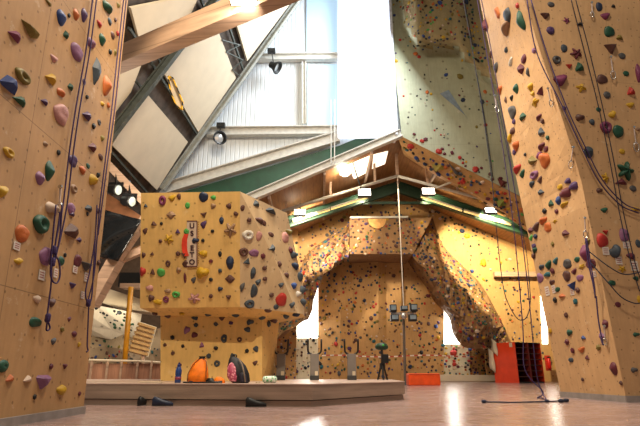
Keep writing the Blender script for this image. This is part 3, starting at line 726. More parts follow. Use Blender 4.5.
# hooded stand (tripod with camera-like box)
d = 12.2; c = plat_at(383, d); e = empty('tripod_stand', c, 'black tripod stand with dark green hood right of the forked posts', 'tripod')
for a in (0.5, 2.6, 4.7): MB().tube([c+V((.13*math.cos(a), .13*math.sin(a), 0)), c+V((0, 0, .42))], .022, 6).build('leg', BLACK, e)
MB().cyl(c+V((0, 0, .4)), c+V((0, 0, .68)), .03, .03, 10).build('column', DGREY, e)
MB().box(c+V((.06, -.04, .47)), (.16, .14, .2)).build('control_box', BLACK, e, bevel=.01)
MB().box(c+V((.16, -.04, .44)), (.06, .06, .05)).build('crank', DGREY, e)
MB().box(c+V((0, 0, .3)), (.12, .1, .14)).build('clamp', BLACK, e, bevel=.01)
MB().lathe([(.09, -.06), (.15, -.03), (.16, .02), (.12, .08), (.05, .1)], c+V((0, 0, .73)), 16).build('hood', plain('hood_green', '1c3a26', .5, 0, .3, 10), e, smooth=True)
MB().lathe([(.03, 0), (.02, .03), (.005, .04)], c+V((.02, -.13, .76)), 8, (0, -1, .5)).build('indicator', plain('ind_green', '3fae4a', .5), e)
MB().bar(c+V((-.2, 0, .68)), c+V((-.02, 0, .72)), .05, .05).build('side_arm', plain('arm_tan', '9a8a78', .5), e)
# orange crash mat
p = floorpt(425, 385.6); s = 1/ppm(p)
mt_ = empty('crash_mat', p, 'orange foam mat standing on the floor right of the lamp mast', 'mat')
OM = plain('mat_orange', 'ee5418', .5, 0, .08, 4)
W = 32*s; MB().box(p+V((0, .3, .22)), (W, .6, .44)).build('body', OM, mt_, bevel=.04)
MB().box(p+V((0, -.005, .4)), (W*.96, .012, .03)).build('seam', plain('mat_seam', 'b83c10', .6), mt_)
# red locker rack
C = floorpt(519, 383.3); C = V((C.x*24/C.y, 24, 0)); q = math.radians(62)
rd, dd = V((-math.cos(q), math.sin(q), 0)), V((math.sin(q), math.cos(q), 0))
lw, ld, lh = 1.4, 1.75, 1.82
lk = empty('locker_rack', C, 'red sided rack with dark shelves standing by the right wall', 'locker rack')
RED = plain('locker_red', 'd8401c', .45, 0, .06, 3); DK = plain('locker_dark', '1c1210', .7)
U = V((0, 0, lh))
MB().prism([C, C+rd*lw, C+rd*lw+dd*.04, C+dd*.04], U).build('side_panel', RED, lk)
MB().prism([C+dd*(ld-.04), C+rd*lw+dd*(ld-.04), C+rd*lw+dd*ld, C+dd*ld], U).build('side_panel', RED, lk)
MB().prism([C+rd*(lw-.03)+dd*.04, C+rd*lw+dd*.04, C+rd*lw+dd*(ld-.04), C+rd*(lw-.03)+dd*(ld-.04)], U).build('back_panel', DK, lk)
MB().prism([C+dd*.04, C+rd*(lw-.03)+dd*.04, C+rd*(lw-.03)+dd*(ld-.04), C+dd*(ld-.04)], (0, 0, .06)).build('bottom', DK, lk)
MB().prism([C+dd*.04+V((0,0,lh-.04)), C+rd*(lw-.03)+dd*.04+V((0,0,lh-.04)), C+rd*(lw-.03)+dd*(ld-.04)+V((0,0,lh-.04)), C+dd*(ld-.04)+V((0,0,lh-.04))], (0, 0, .04)).build('top', DK, lk)
MB().prism([C+dd*(ld/2-.05), C+rd*.9+dd*(ld/2-.05), C+rd*.9+dd*(ld/2+.05), C+dd*(ld/2+.05)], U).build('divider', plain('locker_mid', '7a2416', .6), lk)
for i in range(1, 7):
    z = V((0, 0, i*lh/7)); MB().prism([C+dd*.05+rd*.02+z, C+rd*.9+dd*.05+z, C+rd*.9+dd*(ld-.05)+z, C+dd*(ld-.05)+rd*.02+z], (0, 0, .03)).build('shelf', plain('shelf_brown', '5a3020', .6), lk)
# towels over the locker edge
for f, zz_, hh, lb in ((.98, 1.25, .95, 'white towel hanging at the left edge of the red rack'), (.8, 1.7, .62, 'white towel draped over the top left of the red rack')):
    a = C+rd*(lw*f); k = MB()
    pts = [a+rd*.22-dd*.05, a+rd*.05-dd*.06, a-rd*.1-dd*.05]
    rows = [[p+V((0, 0, zz_+.35*(1-.3*i)-hh*j/6)) +dd*(.03*math.sin(i*2+j)) for i, p in enumerate(pts)] for j in range(7)]
    k.grid(rows); o = k.build('towel', PANELW, smooth=True); s_ = o.modifiers.new('t', 'SOLIDIFY'); s_.thickness = .03; tag(o, lb, 'towel')
thing(MB().box(C+rd*.22-dd*.015+V((0, 0, 1.7)), (.16, .02, .2), -q), 'paper_notice', PANELW, 'small white notice at the top corner of the red rack', 'notice')
# fire extinguisher
c = P(549, 363, 26.6); e = empty('fire_extinguisher', c, 'red fire extinguisher on the wall right of the red rack', 'fire extinguisher')
MB().lathe([(.09, -.28), (.1, -.25), (.1, .15), (.05, .22), (.03, .25)], c, 14).build('cylinder', plain('ext_red', 'c41c14', .35), e, smooth=True)
MB().box(c+V((.03, 0, .28)), (.16, .05, .07)).build('valve', BLACK, e); MB().tube([c+V((.08, -.05, .27)), c+V((.13, -.06, .1)), c+V((.1, -.06, -.1))], .016, 6).build('hose', BLACK, e)
MB().box(c+V((0, .14, 0)), (.26, .06, .75)).build('back_plate', plain('ext_plate', 'b03020', .6), e)
# half disc on the crown: a recess's warm light put into its colour
p0 = P(377, 219, 25.38); s = 1/ppm(p0); k = MB(); pts = [p0+V((math.cos(a)*9*s, 0, math.sin(a)*10*s)) for a in [math.pi+math.pi*i/14 for i in range(15)]]
k.prism(pts, (0, -.06, 0)); thing(k, 'half_disc', plain('recess_lit_tone', 'e0a860', .6), 'pale half round wooden disc on the arch crown', 'disc')
# sign on the boulder
BN = (br-tr).cross(tl-tr).normalized(); BN = BN if BN.dot(CAM-tr) > 0 else -BN
def bpt(px, py, off=0): return on_plane(px, py, tr+BN*off, BN)
sg = empty('wall_sign', bpt(192, 244), 'tall narrow pale sign with dark letters and a red arc on the boulder', 'sign')
bd = [bpt(187, 221), bpt(197.2, 221), bpt(197.2, 266.3), bpt(187, 266.3)]
MB().prism([p+BN*.004 for p in bd], BN*.008).build('board', plain('sign_pale', 'c9b4a0', .6, 0, .04), sg)
k = MB(); rm = plain('sign_frame', '5a2430', .6)
for i in range(4):
    if i != 3: k.bar(bd[i]+BN*.012, bd[(i+1) % 4]+BN*.012, .018, .012, BN)
k.build('frame', rm, sg)
ex = (bpt(200, 244)-bpt(190, 244)).normalized(); ey = BN.cross(ex)
def letter(ch, px, py, hpx, col):
    cu = bpy.data.curves.new('letter', 'FONT'); cu.body = ch; cu.align_x = 'CENTER'; cu.align_y = 'CENTER'; cu.extrude = .004
    s = 1/ppm(bpt(px, py)); cu.size = hpx*s*1.38; cu.offset = .004
    o = bpy.data.objects.new('tmp', cu); COL.objects.link(o); bpy.context.view_layer.update()
    me = bpy.data.meshes.new_from_object(o.evaluated_get(bpy.context.evaluated_depsgraph_get()))
    bpy.data.objects.remove(o); me.materials.clear(); me.materials.append(col)
    q = bpy.data.objects.new('letter', me); COL.objects.link(q); q.parent = sg
    M = Matrix((ex, ey, BN)).transposed().to_4x4(); M.translation = bpt(px, py, .018)-V(sg.location); q.matrix_local = M
LT = plain('sign_letter', '3a1c28', .6)
for ch, py in (('U', 226), ('S', 233.6), ('E', 248.2), ('T', 255), ('O', 262.2)): letter(ch, 192, py, 5.2, LT)
oa = [bpt(x, y, .02) for x, y in ((184.2, 234), (182.2, 239), (181.6, 245), (182.2, 251), (184.5, 256))]; ia = [bpt(x, y, .02) for x, y in ((188.5, 234), (187.2, 239), (187, 245), (187.4, 251), (189, 256))]
k = MB()
for i in range(4): k.prism([oa[i], oa[i+1], ia[i+1], ia[i]], BN*.006)
k.build('red_arc', plain('sign_red', 'd8402c', .5), sg)
k = MB()
for i in range(18): k.lathe([(.008, 0), (.008, .006)], bpt(198.6, 222+i*2.4, .001), 6, BN)
k.build('dotted_line', LT, sg)

tp_ = empty('barrier_tape', P(320, 357, 26.0), 'thin red and white barrier tape stretched before the far wall', 'tape')
tpts = [P(x, 356+.8*math.sin(x*.07), 26.4) for x in range(322, 477, 4)]
for k_, (mm, nm) in enumerate(((plain('tape_white', 'e0d4c8', .5), 'white_segments'), (plain('tape_red', 'b84030', .5), 'red_segments'))):
    k = MB()
    for i in range(k_, len(tpts)-1, 2): k.bar(tpts[i], tpts[i+1], .012, .06)
    k.build(nm, mm, tp_)
# ================================================================== ROPES
RP1, RP2 = plain('rope_purple', '3c2a58', .8, 0, .25, 60), plain('rope_navy', '22283c', .8, 0, .25, 60)
def wallpts(pts, surf, off=.05):
    out = []
    for x, y in pts:
        h = hit(x, y, surf); out.append(h[0]+h[1]*off if h else P(x, y, 8))
    return out
def onleft(x, y, off=.06):
    nl = (lt0-lb0).cross(lb1-lb0).normalized(); nl = nl if nl.x > 0 else -nl
    return on_plane(x, y, lb0+nl*off, nl)
def rope(paths, label, mat, r=.011, name='climbing_rope'):
    e = empty(name, paths[0][0], label, 'rope')
    for p in paths: MB().tube(smooth_path(p, 6), r, 6).build('strand', mat, e, smooth=True)
    return e
lp = lambda pts, off=.06: [onleft(x, y, off) for x, y in pts]
rp = rope([lp([(93.5, -8), (86, 50), (76, 107), (69, 155), (63, 205), (56, 240), (53, 262)]), lp([(97.5, -8), (90, 50), (80, 107), (73, 155), (67, 205), (60, 240), (55, 258)]),
      lp([(56, 205), (53, 235), (50.5, 268), (52, 280), (57, 283), (60, 275), (59, 262), (55, 250), (59, 220), (60, 212)], .09), lp([(62, 205), (60, 235), (54, 266)], .1), lp([(52, 262), (51, 285), (48.5, 305), (47.5, 318), (50, 328), (46.5, 330), (47.5, 320)], .07)],
     'purple rope doubled down the middle of the left wall, bundled halfway', RP1, .0095)
for x, y in ((54, 250), (52.5, 262), (47.8, 318)): MB().lathe([(.02, -.05), (.032, -.03), (.032, .03), (.02, .05)], onleft(x, y, .08), 8).build('knot', RP1, rp, smooth=True)
rp = rope([lp([(124.5, -8), (118, 50), (112, 107), (106, 155), (100, 205), (97, 240), (94, 275), (88, 301)]), lp([(127, -8), (121, 50), (115, 107), (108.5, 155), (102, 205), (98, 235)]), lp([(97, 205), (95, 240), (90, 270), (85.5, 292), (88, 303), (91.5, 298), (93.5, 270), (95.5, 235)], .09), lp([(89, 300), (88, 325), (87.2, 345), (88, 350), (86.5, 352)], .08)],
     'dark purple rope hanging along the right edge of the left wall', RP1, .0095)
MB().lathe([(.02, -.05), (.032, -.03), (.032, .03), (.02, .05)], onleft(88.5, 303, .08), 8).build('knot', RP1, rp, smooth=True)
# quickdraw on left wall
def quickdraw(pts, label):
    e = empty('quickdraw', pts[0], label, 'quickdraw', 'steel quickdraws on the side walls')
    a, b = V(pts[0]), V(pts[-1]); d = (b-a); 
    MB().bar(a, a.lerp(b, .7), .02, .012, (0, 1, 0)).build('sling', plain('sling_white', 'c8b8b0', .7), e)
    k = []; c = a.lerp(b, .82); u = d.normalized(); s = u.cross(V((0, 1, 0))).normalized()
    for i in range(13): t_ = 2*math.pi*i/12; k.append(c+u*math.cos(t_)*d.length*.2+s*math.sin(t_)*d.length*.1)
    MB().tube(k, .009, 6).build('carabiner', CHROME, e, smooth=True)
    MB().lathe([(.025, 0), (.025, .02)], a, 8, (0, -1, 0)).build('hanger', CHROME, e)
quickdraw(lp([(60.5, 187), (59, 212)], .05), 'steel quickdraw clipped beside the purple rope on the left wall')
R_ = ['right_side', 'right_front']
def wr(pts, off=.07): return wallpts(pts, R_, off)
for pts, lb in (([(571.5, 148), (572.5, 168)], 'steel quickdraw on the fold of the right wall'), ([(609, 58), (612, 80)], 'steel quickdraw high on the right wall front'), ([(632, 128), (635, 152)], 'steel quickdraw beside the big green claw-shaped hold'),
                ([(590, 4), (591, 18)], 'topmost steel quickdraw on the right wall front'), ([(587, 218), (588, 238)], 'steel quickdraw holding the hanging rope bundle'), ([(606.5, 326), (608, 345)], 'lowest quickdraw on the right wall, near the floor'), ([(495, 96), (497.5, 112)], 'steel quickdraw on the left edge of the right wall'), ([(550, 88), (554, 106)], 'steel quickdraw on the lit side of the right wall')):
    quickdraw(wr(pts, .05), lb)
def P2(pts, d): return [P(x, y, d) for x, y in pts]
rope([wr([(525, 1), (540, 52), (560, 107), (580, 150), (597, 183), (618, 206), (636, 214)]), wr([(529, 1), (544, 52), (564, 107), (584, 150), (600, 181), (621, 204), (637, 211)])], 'purple doubled rope sweeping down across the right wall front', RP1, .012)
rope([wr([(569, 1), (582, 52), (596, 107), (607, 160), (617, 214), (628, 262), (637, 292)]), wr([(573.5, 1), (587, 52), (600, 107), (611, 160), (621, 214), (632, 262), (638, 280)])], 'thin dark doubled rope running straight down the right wall front', RP2, .009)
rope([wr([(590, 238), (593, 262), (598, 285), (600, 296)], .1), wr([(592, 238), (596, 262), (600, 285), (601, 298)], .12), wr([(600, 296), (602, 318), (605, 335), (607, 345), (604.5, 337)], .08)], 'dark purple rope bundle hanging from the quickdraw at the wall fold', RP1, .013)
rope([wr([(593, 250), (602, 266), (618, 275), (632, 274), (639, 271)], .12), wr([(596, 262), (604, 284), (617, 298), (630, 304), (639, 303)], .12)], 'two slack loops of dark rope from the bundle to the right', RP2, .011)
RD = 10.0
def rd_(pts, d=RD): return [P(x, y, d) for x, y in pts]
rope([rd_([(462, -8), (474, 60), (484, 120), (493, 190), (497, 235), (503, 285), (509, 305), (518, 319), (526, 318), (530, 306), (530, 290), (526, 250), (521, 225), (509, 160), (497, 100)], 10.6)], 'dark thin rope with a deep hanging U loop before the bright far wall', RP2, .009)
f1, f2 = floorpt(540, 397.5, .02), floorpt(547, 400, .02)
rope([rd_([(476, -8), (488, 60), (500, 130), (511, 205), (518, 270), (523, 330), (525, 370)])+[V((f1.x-.22, RD, .16)), V((f1.x-.05, f1.y, .02)), f1, f2]], 'purple rope reaching the floor, left strand of the two', RP1, .010)
rope([rd_([(480, -8), (493, 60), (505, 130), (517, 205), (526, 270), (532, 330), (536, 370)])+[P(541, 390, RD), floorpt(547, 400.5, .02)]], 'purple rope reaching the floor, right strand of the two', RP1, .010)
rr = rope([[floorpt(x, y, .015) for x, y in ((486, 402), (495, 402), (510, 402.3), (530, 402), (548, 401.5), (560, 400.8))]], 'dark rope lying straight across the floor before the right wall', RP2, .012)
for x, y, r in ((484, 401.5, .045), (561, 400.8, .05), (566, 400.3, .05), (547, 401, .04)): MB().lathe([(r*.5, -r*.6), (r, -r*.3), (r, r*.3), (r*.5, r*.6)], floorpt(x, y, r*.62), 10).build('knot', RP2, rr, smooth=True)
rope([wallpts([(463, 3), (470, 40), (476, 75), (484, 120), (492, 178)], ['wall_upper'], .1)], 'thin dark rope hanging down the grey upper wall', RP2, .016)
# ================================================================== CLIMBING HOLDS
HC = {'black': '19191a', 'grey': '4c4a4a', 'slate': '3a434c', 'blue': '273f78', 'navy': '1c2944', 'teal': '245a62', 'green': '1c4a36', 'lime': '4a9a48', 'olive': '77682c', 'yellow': 'b8901e',
      'orange': 'b8622c', 'red': 'a82e26', 'maroon': '5e2630', 'brown': '573830', 'tan': '94755a', 'cream': 'c2aa94', 'pink': 'b88680', 'mauve': '83587a', 'purple': '48305a', 'magenta': '723050', 'white': 'c4beb4'}
hm = {k: plain('hold_'+k, v, .55, 0, .12, 30, .35) for k, v in HC.items()}
BOLT = plain('bolt_steel', '3a3836', .4, .6)
def heightfield(outline, prof, n=18, K=6, seed=0, rough=.05):
    rnd = random.Random(seed); ph1, ph2 = rnd.uniform(0, 6), rnd.uniform(0, 6); v, f = [], []
    for k in range(K+1):
        rho = math.sin((1-k/K)*math.pi/2)
        for i in range(n):
            a = 2*math.pi*i/n; r = outline(a)*rho
            x, y = r*math.cos(a), r*math.sin(a)
            z = prof(rho, a, x, y)*(1+rough*2*math.sin(5*x+ph1)*math.cos(6*y+ph2))
            w = 1+rough*math.sin(3*a+ph1)*rho+rough*.7*math.sin(5*a+ph2)*rho
            v.append((x*w, y*w, z))
    for k in range(K):
        for i in range(n): f.append((k*n+i, k*n+(i+1)%n, (k+1)*n+(i+1)%n, (k+1)*n+i))
    f.append([i for i in range(n)][::-1])
    return v, f
E_ = lambda ax, ay: (lambda a: 1/math.sqrt((math.cos(a)/ax)**2+(math.sin(a)/ay)**2))
dome = lambda rho: math.sqrt(max(0, 1-rho**2.2))
def poly_out(angs, rads):
    pts = [V((math.cos(a)*r, math.sin(a)*r, 0)) for a, r in zip(angs, rads)]
    def o(a):
        d = V((math.cos(a), math.sin(a), 0)); best = .5
        for i in range(len(pts)):
            p, q = pts[i], pts[(i+1) % len(pts)]; e = q-p; den = d.x*e.y-d.y*e.x
            if abs(den) < 1e-9: continue
            t_ = (p.x*e.y-p.y*e.x)/den; s_ = (p.x*d.y-p.y*d.x)/den
            if t_ > 0 and -.001 <= s_ <= 1.001: return t_
        return best
    return o
D2R = math.radians
SHAPES = {
 'b': ('knobbly', lambda s: heightfield(lambda a: .45+.06*math.sin(2*a+s)+.05*math.sin(3*a+2*s), lambda r, a, x, y: .36*dome(r)*(1+.25*math.sin(4*x+s)+.2*math.cos(5*y)), seed=s, rough=.09)),
 'r': ('round', lambda s: heightfield(lambda a: .48, lambda r, a, x, y: .36*dome(r)-(.12 if r < .25 else 0), seed=s, rough=.03)),
 'd': ('ring-shaped', lambda s: heightfield(lambda a: .48, lambda r, a, x, y: max(.03, .36*math.sqrt(max(0, 1-((r-.62)/.38)**2))), K=8, seed=s, rough=.04)),
 'w': ('wedge-shaped', lambda s: heightfield(poly_out([D2R(q+s*7) for q in (80, 200, 330)], [.55, .55, .6]), lambda r, a, x, y: .46*min(1, (1-r)*1.5)*(1+.3*y), n=18, seed=s, rough=.02)),
 'v': ('triangular', lambda s: heightfield(poly_out([D2R(q+s*5) for q in (30, 150, 270)], [.56, .56, .6]), lambda r, a, x, y: .44*min(1, (1-r)*1.7)*(1+.5*y), seed=s, rough=.02)),
 'p': ('elongated', lambda s: heightfield(E_(.44, .5), lambda r, a, x, y: .42*dome(r)*(1-.35*abs(y)*2)*(1+.3*math.sin(7*y+s)*.4), seed=s, rough=.05)),
 'j': ('lipped', lambda s: heightfield(lambda a: .44+.09*math.sin(a)**2+.04*math.cos(3*a+s), lambda r, a, x, y: dome(r)*(.30+.42*max(0, y+.05)-.3*max(0, .12-((x)**2+(y-.22)**2)**.5)*4*.5), K=7, seed=s, rough=.06)),
 's': ('star-shaped', lambda s: heightfield(lambda a: .34+.15*math.cos((4 if s % 2 else 5)*a+s), lambda r, a, x, y: .3*dome(r)*(1+.2*math.cos(5*a)), n=30, seed=s, rough=.04)),
 'h': ('hooked', lambda s: heightfield(lambda a: .3+.2*max(0, math.cos(a-D2R(60)))**3+.2*max(0, math.cos(a-D2R(190)))**4, lambda r, a, x, y: .4*dome(r)*(1+x), n=24, seed=s, rough=.05)),
 'l': ('sliver-shaped', lambda s: heightfield(lambda a: 1/(abs(math.cos(a))/.36+abs(math.sin(a))/.5)**1*1.15, lambda r, a, x, y: .3*min(1, (1-r)*1.6), seed=s, rough=.02)),
}
_hm = {}
def hold_mesh(shape, var, col):
    k = (shape, var, col)
    if k not in _hm:
        v, f = SHAPES[shape][1](var); me = bpy.data.meshes.new('climbing_hold'); me.from_pydata(v, [], f); me.materials.append(hm[col])
        for p in me.polygons: p.use_smooth = shape not in 'wvl' and len(p.vertices) == 4
        _hm[k] = me
    return _hm[k]
bm_ = MB().lathe([(.05, -.02), (.05, .03), (.03, .035)], (0, 0, 0), 8); bolt_me = bpy.data.meshes.new('bolt'); bolt_me.from_pydata(bm_.v, [], bm_.f); bolt_me.materials.append(BOLT)
# x y w h colour shape
LEFTH = """48 2.5 7 5 olive b|14 36 12 15 magenta w|30 31.5 20 12 olive v|60.5 17.5 9 17 blue p|68.5 15.5 3 4 black r|75.5 14.5 6 13 orange p|83.5 15 6 16 purple p|106 7 10 11 green b|118 5 4 7 olive b|65 35 6 12 green w
99 24 5 8 red b|109.5 21.5 5 8 slate r|115 20 3 4 brown r|101.5 39.5 7 13 green p|112.5 35.5 5 8 brown r|117 33.5 3 5 red b|76 52.5 14 15 mauve j|53.5 58.5 7 9 pink b|90 43 8 11 mauve b|109.5 52 3 6 black r|115 52.5 3 9 olive p|95.5 71 10 35 slate l|105.5 86 8 22 orange p|7 84 16 24 blue w|22 76.5 14 13 olive d|50 79 11 15 yellow w
19 101 13 13 green w|44 102 8 9 purple w|60 92.5 8 9 orange b|69.5 87 6 11 green w|84 82 4 7 purple r|86.5 97 3.5 4 black r|102 104 4 6 yellow b|108 105.5 3 6 orange b|60 114.5 15 19 pink j|86 116 10 12 purple w|93 126 4 5 black r|99 122.5 4 6 grey d|102 138 4 8 olive b|45 144 5 6 tan b|58 152.5 4 5 black r|8.5 152.5 10 10 yellow d|91.5 147.5 9 12 maroon w
100.5 157 6 7 brown r|72.5 161 10 11 purple j|48.5 170.5 8 22 green p|39.5 178 9 14 mauve p|88 166 5 6 green r|82 170 6 10 orange b|97.5 175 4 5 black r|92 180 8 13 yellow b|2 191 8 14 yellow b|73.5 189 7 9 tan d|51 208 13 12 cream b|71 209 9 11 mauve j|87.5 208.5 9 10 slate w|98 211 4 5 brown r|40 224 14 19 green d|71 214 8 8 purple w|87 214 3 3 black r
21.5 234 14 16 orange j|69.5 231.5 15 20 brown w|78.5 240 7 7 purple w|64.5 255 3 4 black r|45 256.5 13 17 mauve j|61 261 7 10 green r|77 261.5 9 12 maroon j|85.5 265.5 14 12 grey v|18 261.5 9 9 yellow h|98 263 4 5 brown r|72 285 9 9 purple v|37 299 7 9 cream b|51.5 302.5 6 10 brown b|69 319 4 6 maroon b|35 322.5 14 9 green j|74 334 5 8 maroon b|53 341 5 8 grey b|61.5 329.5 4 5 olive b|78.5 344.5 3 5 yellow b
3 366 10 13 green r|9 379 9 11 orange w|27 379.5 10 10 cream w|50.5 366.5 3.5 6 maroon b|64.5 366 6 8 maroon v|42 380.5 16 19 mauve v|61 390 9 12 yellow b|34 397 4 4 black d|79 393.5 3 4 maroon r"""
SIDEH = """498 13 6 11 orange j|508 15.5 10 13 slate j|521.5 20 7 22 green p|507 28 12 11 tan b|483 26 6 18 maroon w|487 55 5 6 brown b|496.5 67.5 8 8 grey j|506.5 50 4 7 slate b|511 62.5 7 6 white b|524 59 7 8 maroon r|522 69 7 14 maroon w|516.5 88.5 6 10 green p|500.5 90 6 8 orange b|512 98 4 6 black b
531 87 5 9 yellow b|533 93.5 4 5 yellow r|541 92 8 9 maroon v|535.5 102.5 9 9 yellow s|506 100 3 8 brown p|534.5 50.5 4 5 mauve r|528 72.5 4 9 grey b|518 5.5 4 5 red b|513 112 9 12 grey j|523.5 117 8 9 green w|514.5 121.5 4 5 purple r|539 117.5 6 6 maroon b|543 121 4 5 brown b|542 132.5 6 11 slate w|548 137.5 3 5 green r
513 131 6 8 brown b|510 138.5 7 9 yellow b|516.5 145.5 6 11 orange b|510.5 152 5 6 purple r|525.5 154.5 3 3 black r|541.5 146.5 7 7 maroon b|546 149 5 6 maroon r|540 155.5 6 9 magenta b|545 160 10 14 orange j|533 161 8 12 olive w|517.5 169 8 9 red b|522.5 174 6 8 green b|534.5 175 8 8 mauve d|540 180 5 7 brown b|532 184 5 7 slate b|541 192.5 6 8 slate w
568 181 5 7 purple b|574 186 7 10 purple b|566 193 9 12 maroon b|560 187 5 6 yellow r|558.5 200.5 5 9 blue p|551.5 204 5 9 green w|564 204.5 7 6 yellow b|545 211 4 5 black r|557 211.5 4 4 maroon r|565.5 233.5 7 9 maroon w|555 221.5 5 5 yellow s|548 227.5 7 9 orange j|543 220.5 7 8 orange b|536 227 7 9 brown b|531 230.5 6 8 maroon w|536 236.5 4 5 navy r|534.5 246 4 5 purple v
541.5 267 5 6 slate b|548.5 265 6 9 green b|555.5 261 5 7 teal b|567.5 264 8 9 grey j|577 259.5 5 6 green r|582 266.5 7 6 yellow s|574 271.5 5 6 maroon b|567 276 7 10 brown j|580 278 7 6 mauve j|572.5 285.5 8 10 blue v|540.5 278 6 9 mauve j|547.5 274.5 6 6 teal b|553 271 4 5 maroon r|552 282 5 6 brown b|557.5 289.5 5 5 green r|578 290 4 5 brown b|562 296 7 6 orange w|555.5 300 4 5 black r|576 301.5 4 5 teal b
566.5 315 4 4 brown r|569.5 332.5 5 7 green b|583.5 338 5 6 blue w|567.5 342 4 5 maroon b|581.5 349.5 6 6 orange b|573 350.5 4 4 maroon r|599 347.5 5 4 olive b|587.5 358 4 7 maroon w|571 360 5 5 slate r|602 336 6 9 mauve w|605.5 324 5 9 maroon p|614 368.5 6 13 maroon p|585.5 253 8 17 magenta p|591 264 9 9 maroon j|587.5 242 5 6 olive b|550.5 331 4 4 yellow r|583 379.5 3 3 brown r|526 250 4 7 green b|530 256 4 5 brown r|522 238 4 6 lime b|553 244 3 4 olive b"""
FRONTH = """545 15.5 13 9 brown v|566.5 20.5 8 8 magenta s|579.5 24.5 8 6 black w|551 4.5 8 6 grey r|550.5 30.5 9 9 purple r|599 7 8 9 navy j|613 6.5 6 6 black w|605 16 10 8 magenta b|609 32 13 10 green j|619 38 9 8 olive w|610.5 48 16 14 brown v|622 56 8 7 grey r|564 48.5 8 8 slate j|576 53.5 14 13 maroon s|556.5 60 9 9 grey d|569 66 9 7 red v|579 68 12 14 green w|560 80 14 13 magenta b
581 88 12 10 yellow s|602 79.5 13 9 brown j|626 73.5 7 6 green r|607 95 8 8 grey r|630.5 92 11 12 red w|638 73 6 20 magenta p|630 105 9 6 yellow b|579.5 117.5 10 8 brown b|592 122 6 8 slate b|564 108.5 5 4 purple r|605.5 127.5 12 13 magenta d|618 131.5 13 12 green j|612 115 9 10 yellow h|598.5 109.5 6 5 green r|588.5 152 11 12 slate p|622 151.5 7 6 yellow r|625 171 20 21 green s|605 178 9 12 yellow s|621 182.5 15 9 maroon w|633 188.5 8 7 grey r|599 190.5 7 6 brown b
604 210 8 6 green b|635 209.5 9 6 yellow b|602 240.5 14 13 red j|605.5 232 8 7 red v|624 235.5 12 13 mauve j|638 243.5 6 9 slate r|615 252.5 13 18 slate h|631 256 9 8 maroon b|622 269 10 8 yellow s|612 283 9 6 green r|636 278.5 6 6 green b|618 304.5 7 6 maroon r|639 299.5 5 9 yellow p|634 370 8 6 grey b|636 334.5 8 5 green b|621.5 383 3 4 brown r|638 129 6 5 tan b"""
BOULH = """145.5 206 5 5 slate w|162.5 200.5 7 9 magenta d|172 198 7 6 yellow b|179 196.5 4 7 brown b|187.5 205.5 5 6 lime r|203.5 197 10 8 navy j|213.5 197.5 5 5 lime b|213 206 5 6 tan b|171 215 13 8 tan l|153.5 224 7 6 brown w|161.5 223.5 3 3 black r|204 214.5 7 6 brown v|203.5 224.5 6 7 purple b|229 206 5 6 brown b|236 213.5 4 5 brown r|145 231 5 6 brown b|221.5 220.5 5 7 navy p|230.5 229.5 13 14 tan s|186.8 231.5 6 6 lime r
177.5 232 6 6 purple w|169 239 10 10 yellow s|160.5 241 3 4 brown r|195 240.5 7 6 navy b|203 240.5 3 4 black r|212.5 231 3 4 black r|143.5 255 4 6 brown b|152 254 5 5 brown w|178 253.5 4 5 brown d|203.5 253.5 8 7 yellow b|211 261 3 5 maroon r|220 254 4 6 black p|184 254.5 7 7 brown v|186 264 8 6 brown j|142.5 271.5 6 9 red b|161 272.5 9 7 lime j|152.5 272.5 6 8 brown w|178.5 270 5 6 tan b|168 263.5 5 6 brown d|202 272.5 12 11 yellow b
230 262.5 8 12 navy p|220 270.5 4 4 slate r|193.5 280 5 6 grey b|230 279 13 9 brown l|185 278 3 10 maroon p|211 279.5 4 4 black r|220 289 5 5 navy b|150 288 7 6 pink b|176 294.5 8 6 lime d|166 299.5 6 6 magenta d|194.5 298 13 10 pink s|211 296 4 5 brown r|228.5 297 7 6 brown v|151 298 6 7 brown b|158 302 8 6 yellow b|168 291 6 5 tan b
242.6 208 4 6 brown r|255.6 204 6 9 slate w|270 211 10 8 slate w|264 223 4 6 brown r|249 220 4 5 brown b|259.5 220.5 6 7 brown b|248 235 10 9 white d|259 236 6 8 pink j|271 234.5 5 5 brown r|272 248.6 5 9 slate w|285 238 7 9 pink j|243.6 252 8 8 brown d|254 253 10 6 mauve j|253 273 5 11 slate p|264.4 268 4 5 brown b|264.7 279 4 5 brown r|242 287 4 9 grey b|254 291 7 11 slate j|249.6 304 9 8 slate d|281.3 299.6 11 11 red j|281 285 5 5 slate b|271.5 295 5 4 brown r
293.6 285.6 5 7 blue b|292.6 232 6 7 olive b|286.6 275 4 6 brown b|276 307 5 5 slate r|247 262 7 8 slate w|290 250 4 6 maroon b|263 256 4 6 maroon p|258 282 5 6 slate b|297 255 6 8 slate b|299 266 6 8 navy b|300 277 6 8 slate j|302 290 5 9 slate b|303 302 5 8 slate b|298 294 5 6 white b|279 264 4 5 brown r|268 310 6 5 brown b|292 305 5 6 slate b
186.7 330 6 8 mauve b|194.5 335 7 5 maroon j|201.5 345.5 6 8 mauve w|224 338.5 6 8 slate d|216 348 4 5 black b|209 356 4 6 slate b|217 363.5 6 6 slate d|239.5 339.5 5 5 brown d|247 351 4 4 black r|172.5 337.5 4 5 black b|173 353 4 4 brown r|232.5 356 5 6 slate b|247.5 329.5 6 6 slate b|256 349 5 7 slate b|255 363 5 5 brown b|183 346 3 4 black r|165 345 3 4 brown r|180 365 3 4 maroon r|196 325 4 5 slate r
168 316 7 5 brown b|182 313 6 4 yellow b|195 318 6 5 slate b|208 315 7 5 slate j|222 318 6 5 brown b|236 315 7 5 slate b|250 322 7 6 slate b|262 318 6 6 slate j|274 320 6 5 brown b|286 316 6 5 slate b|296 314 6 6 navy b|231 323 5 4 purple b|216 324 5 4 slate r|268 324 5 4 slate b|155 313 6 4 brown b"""
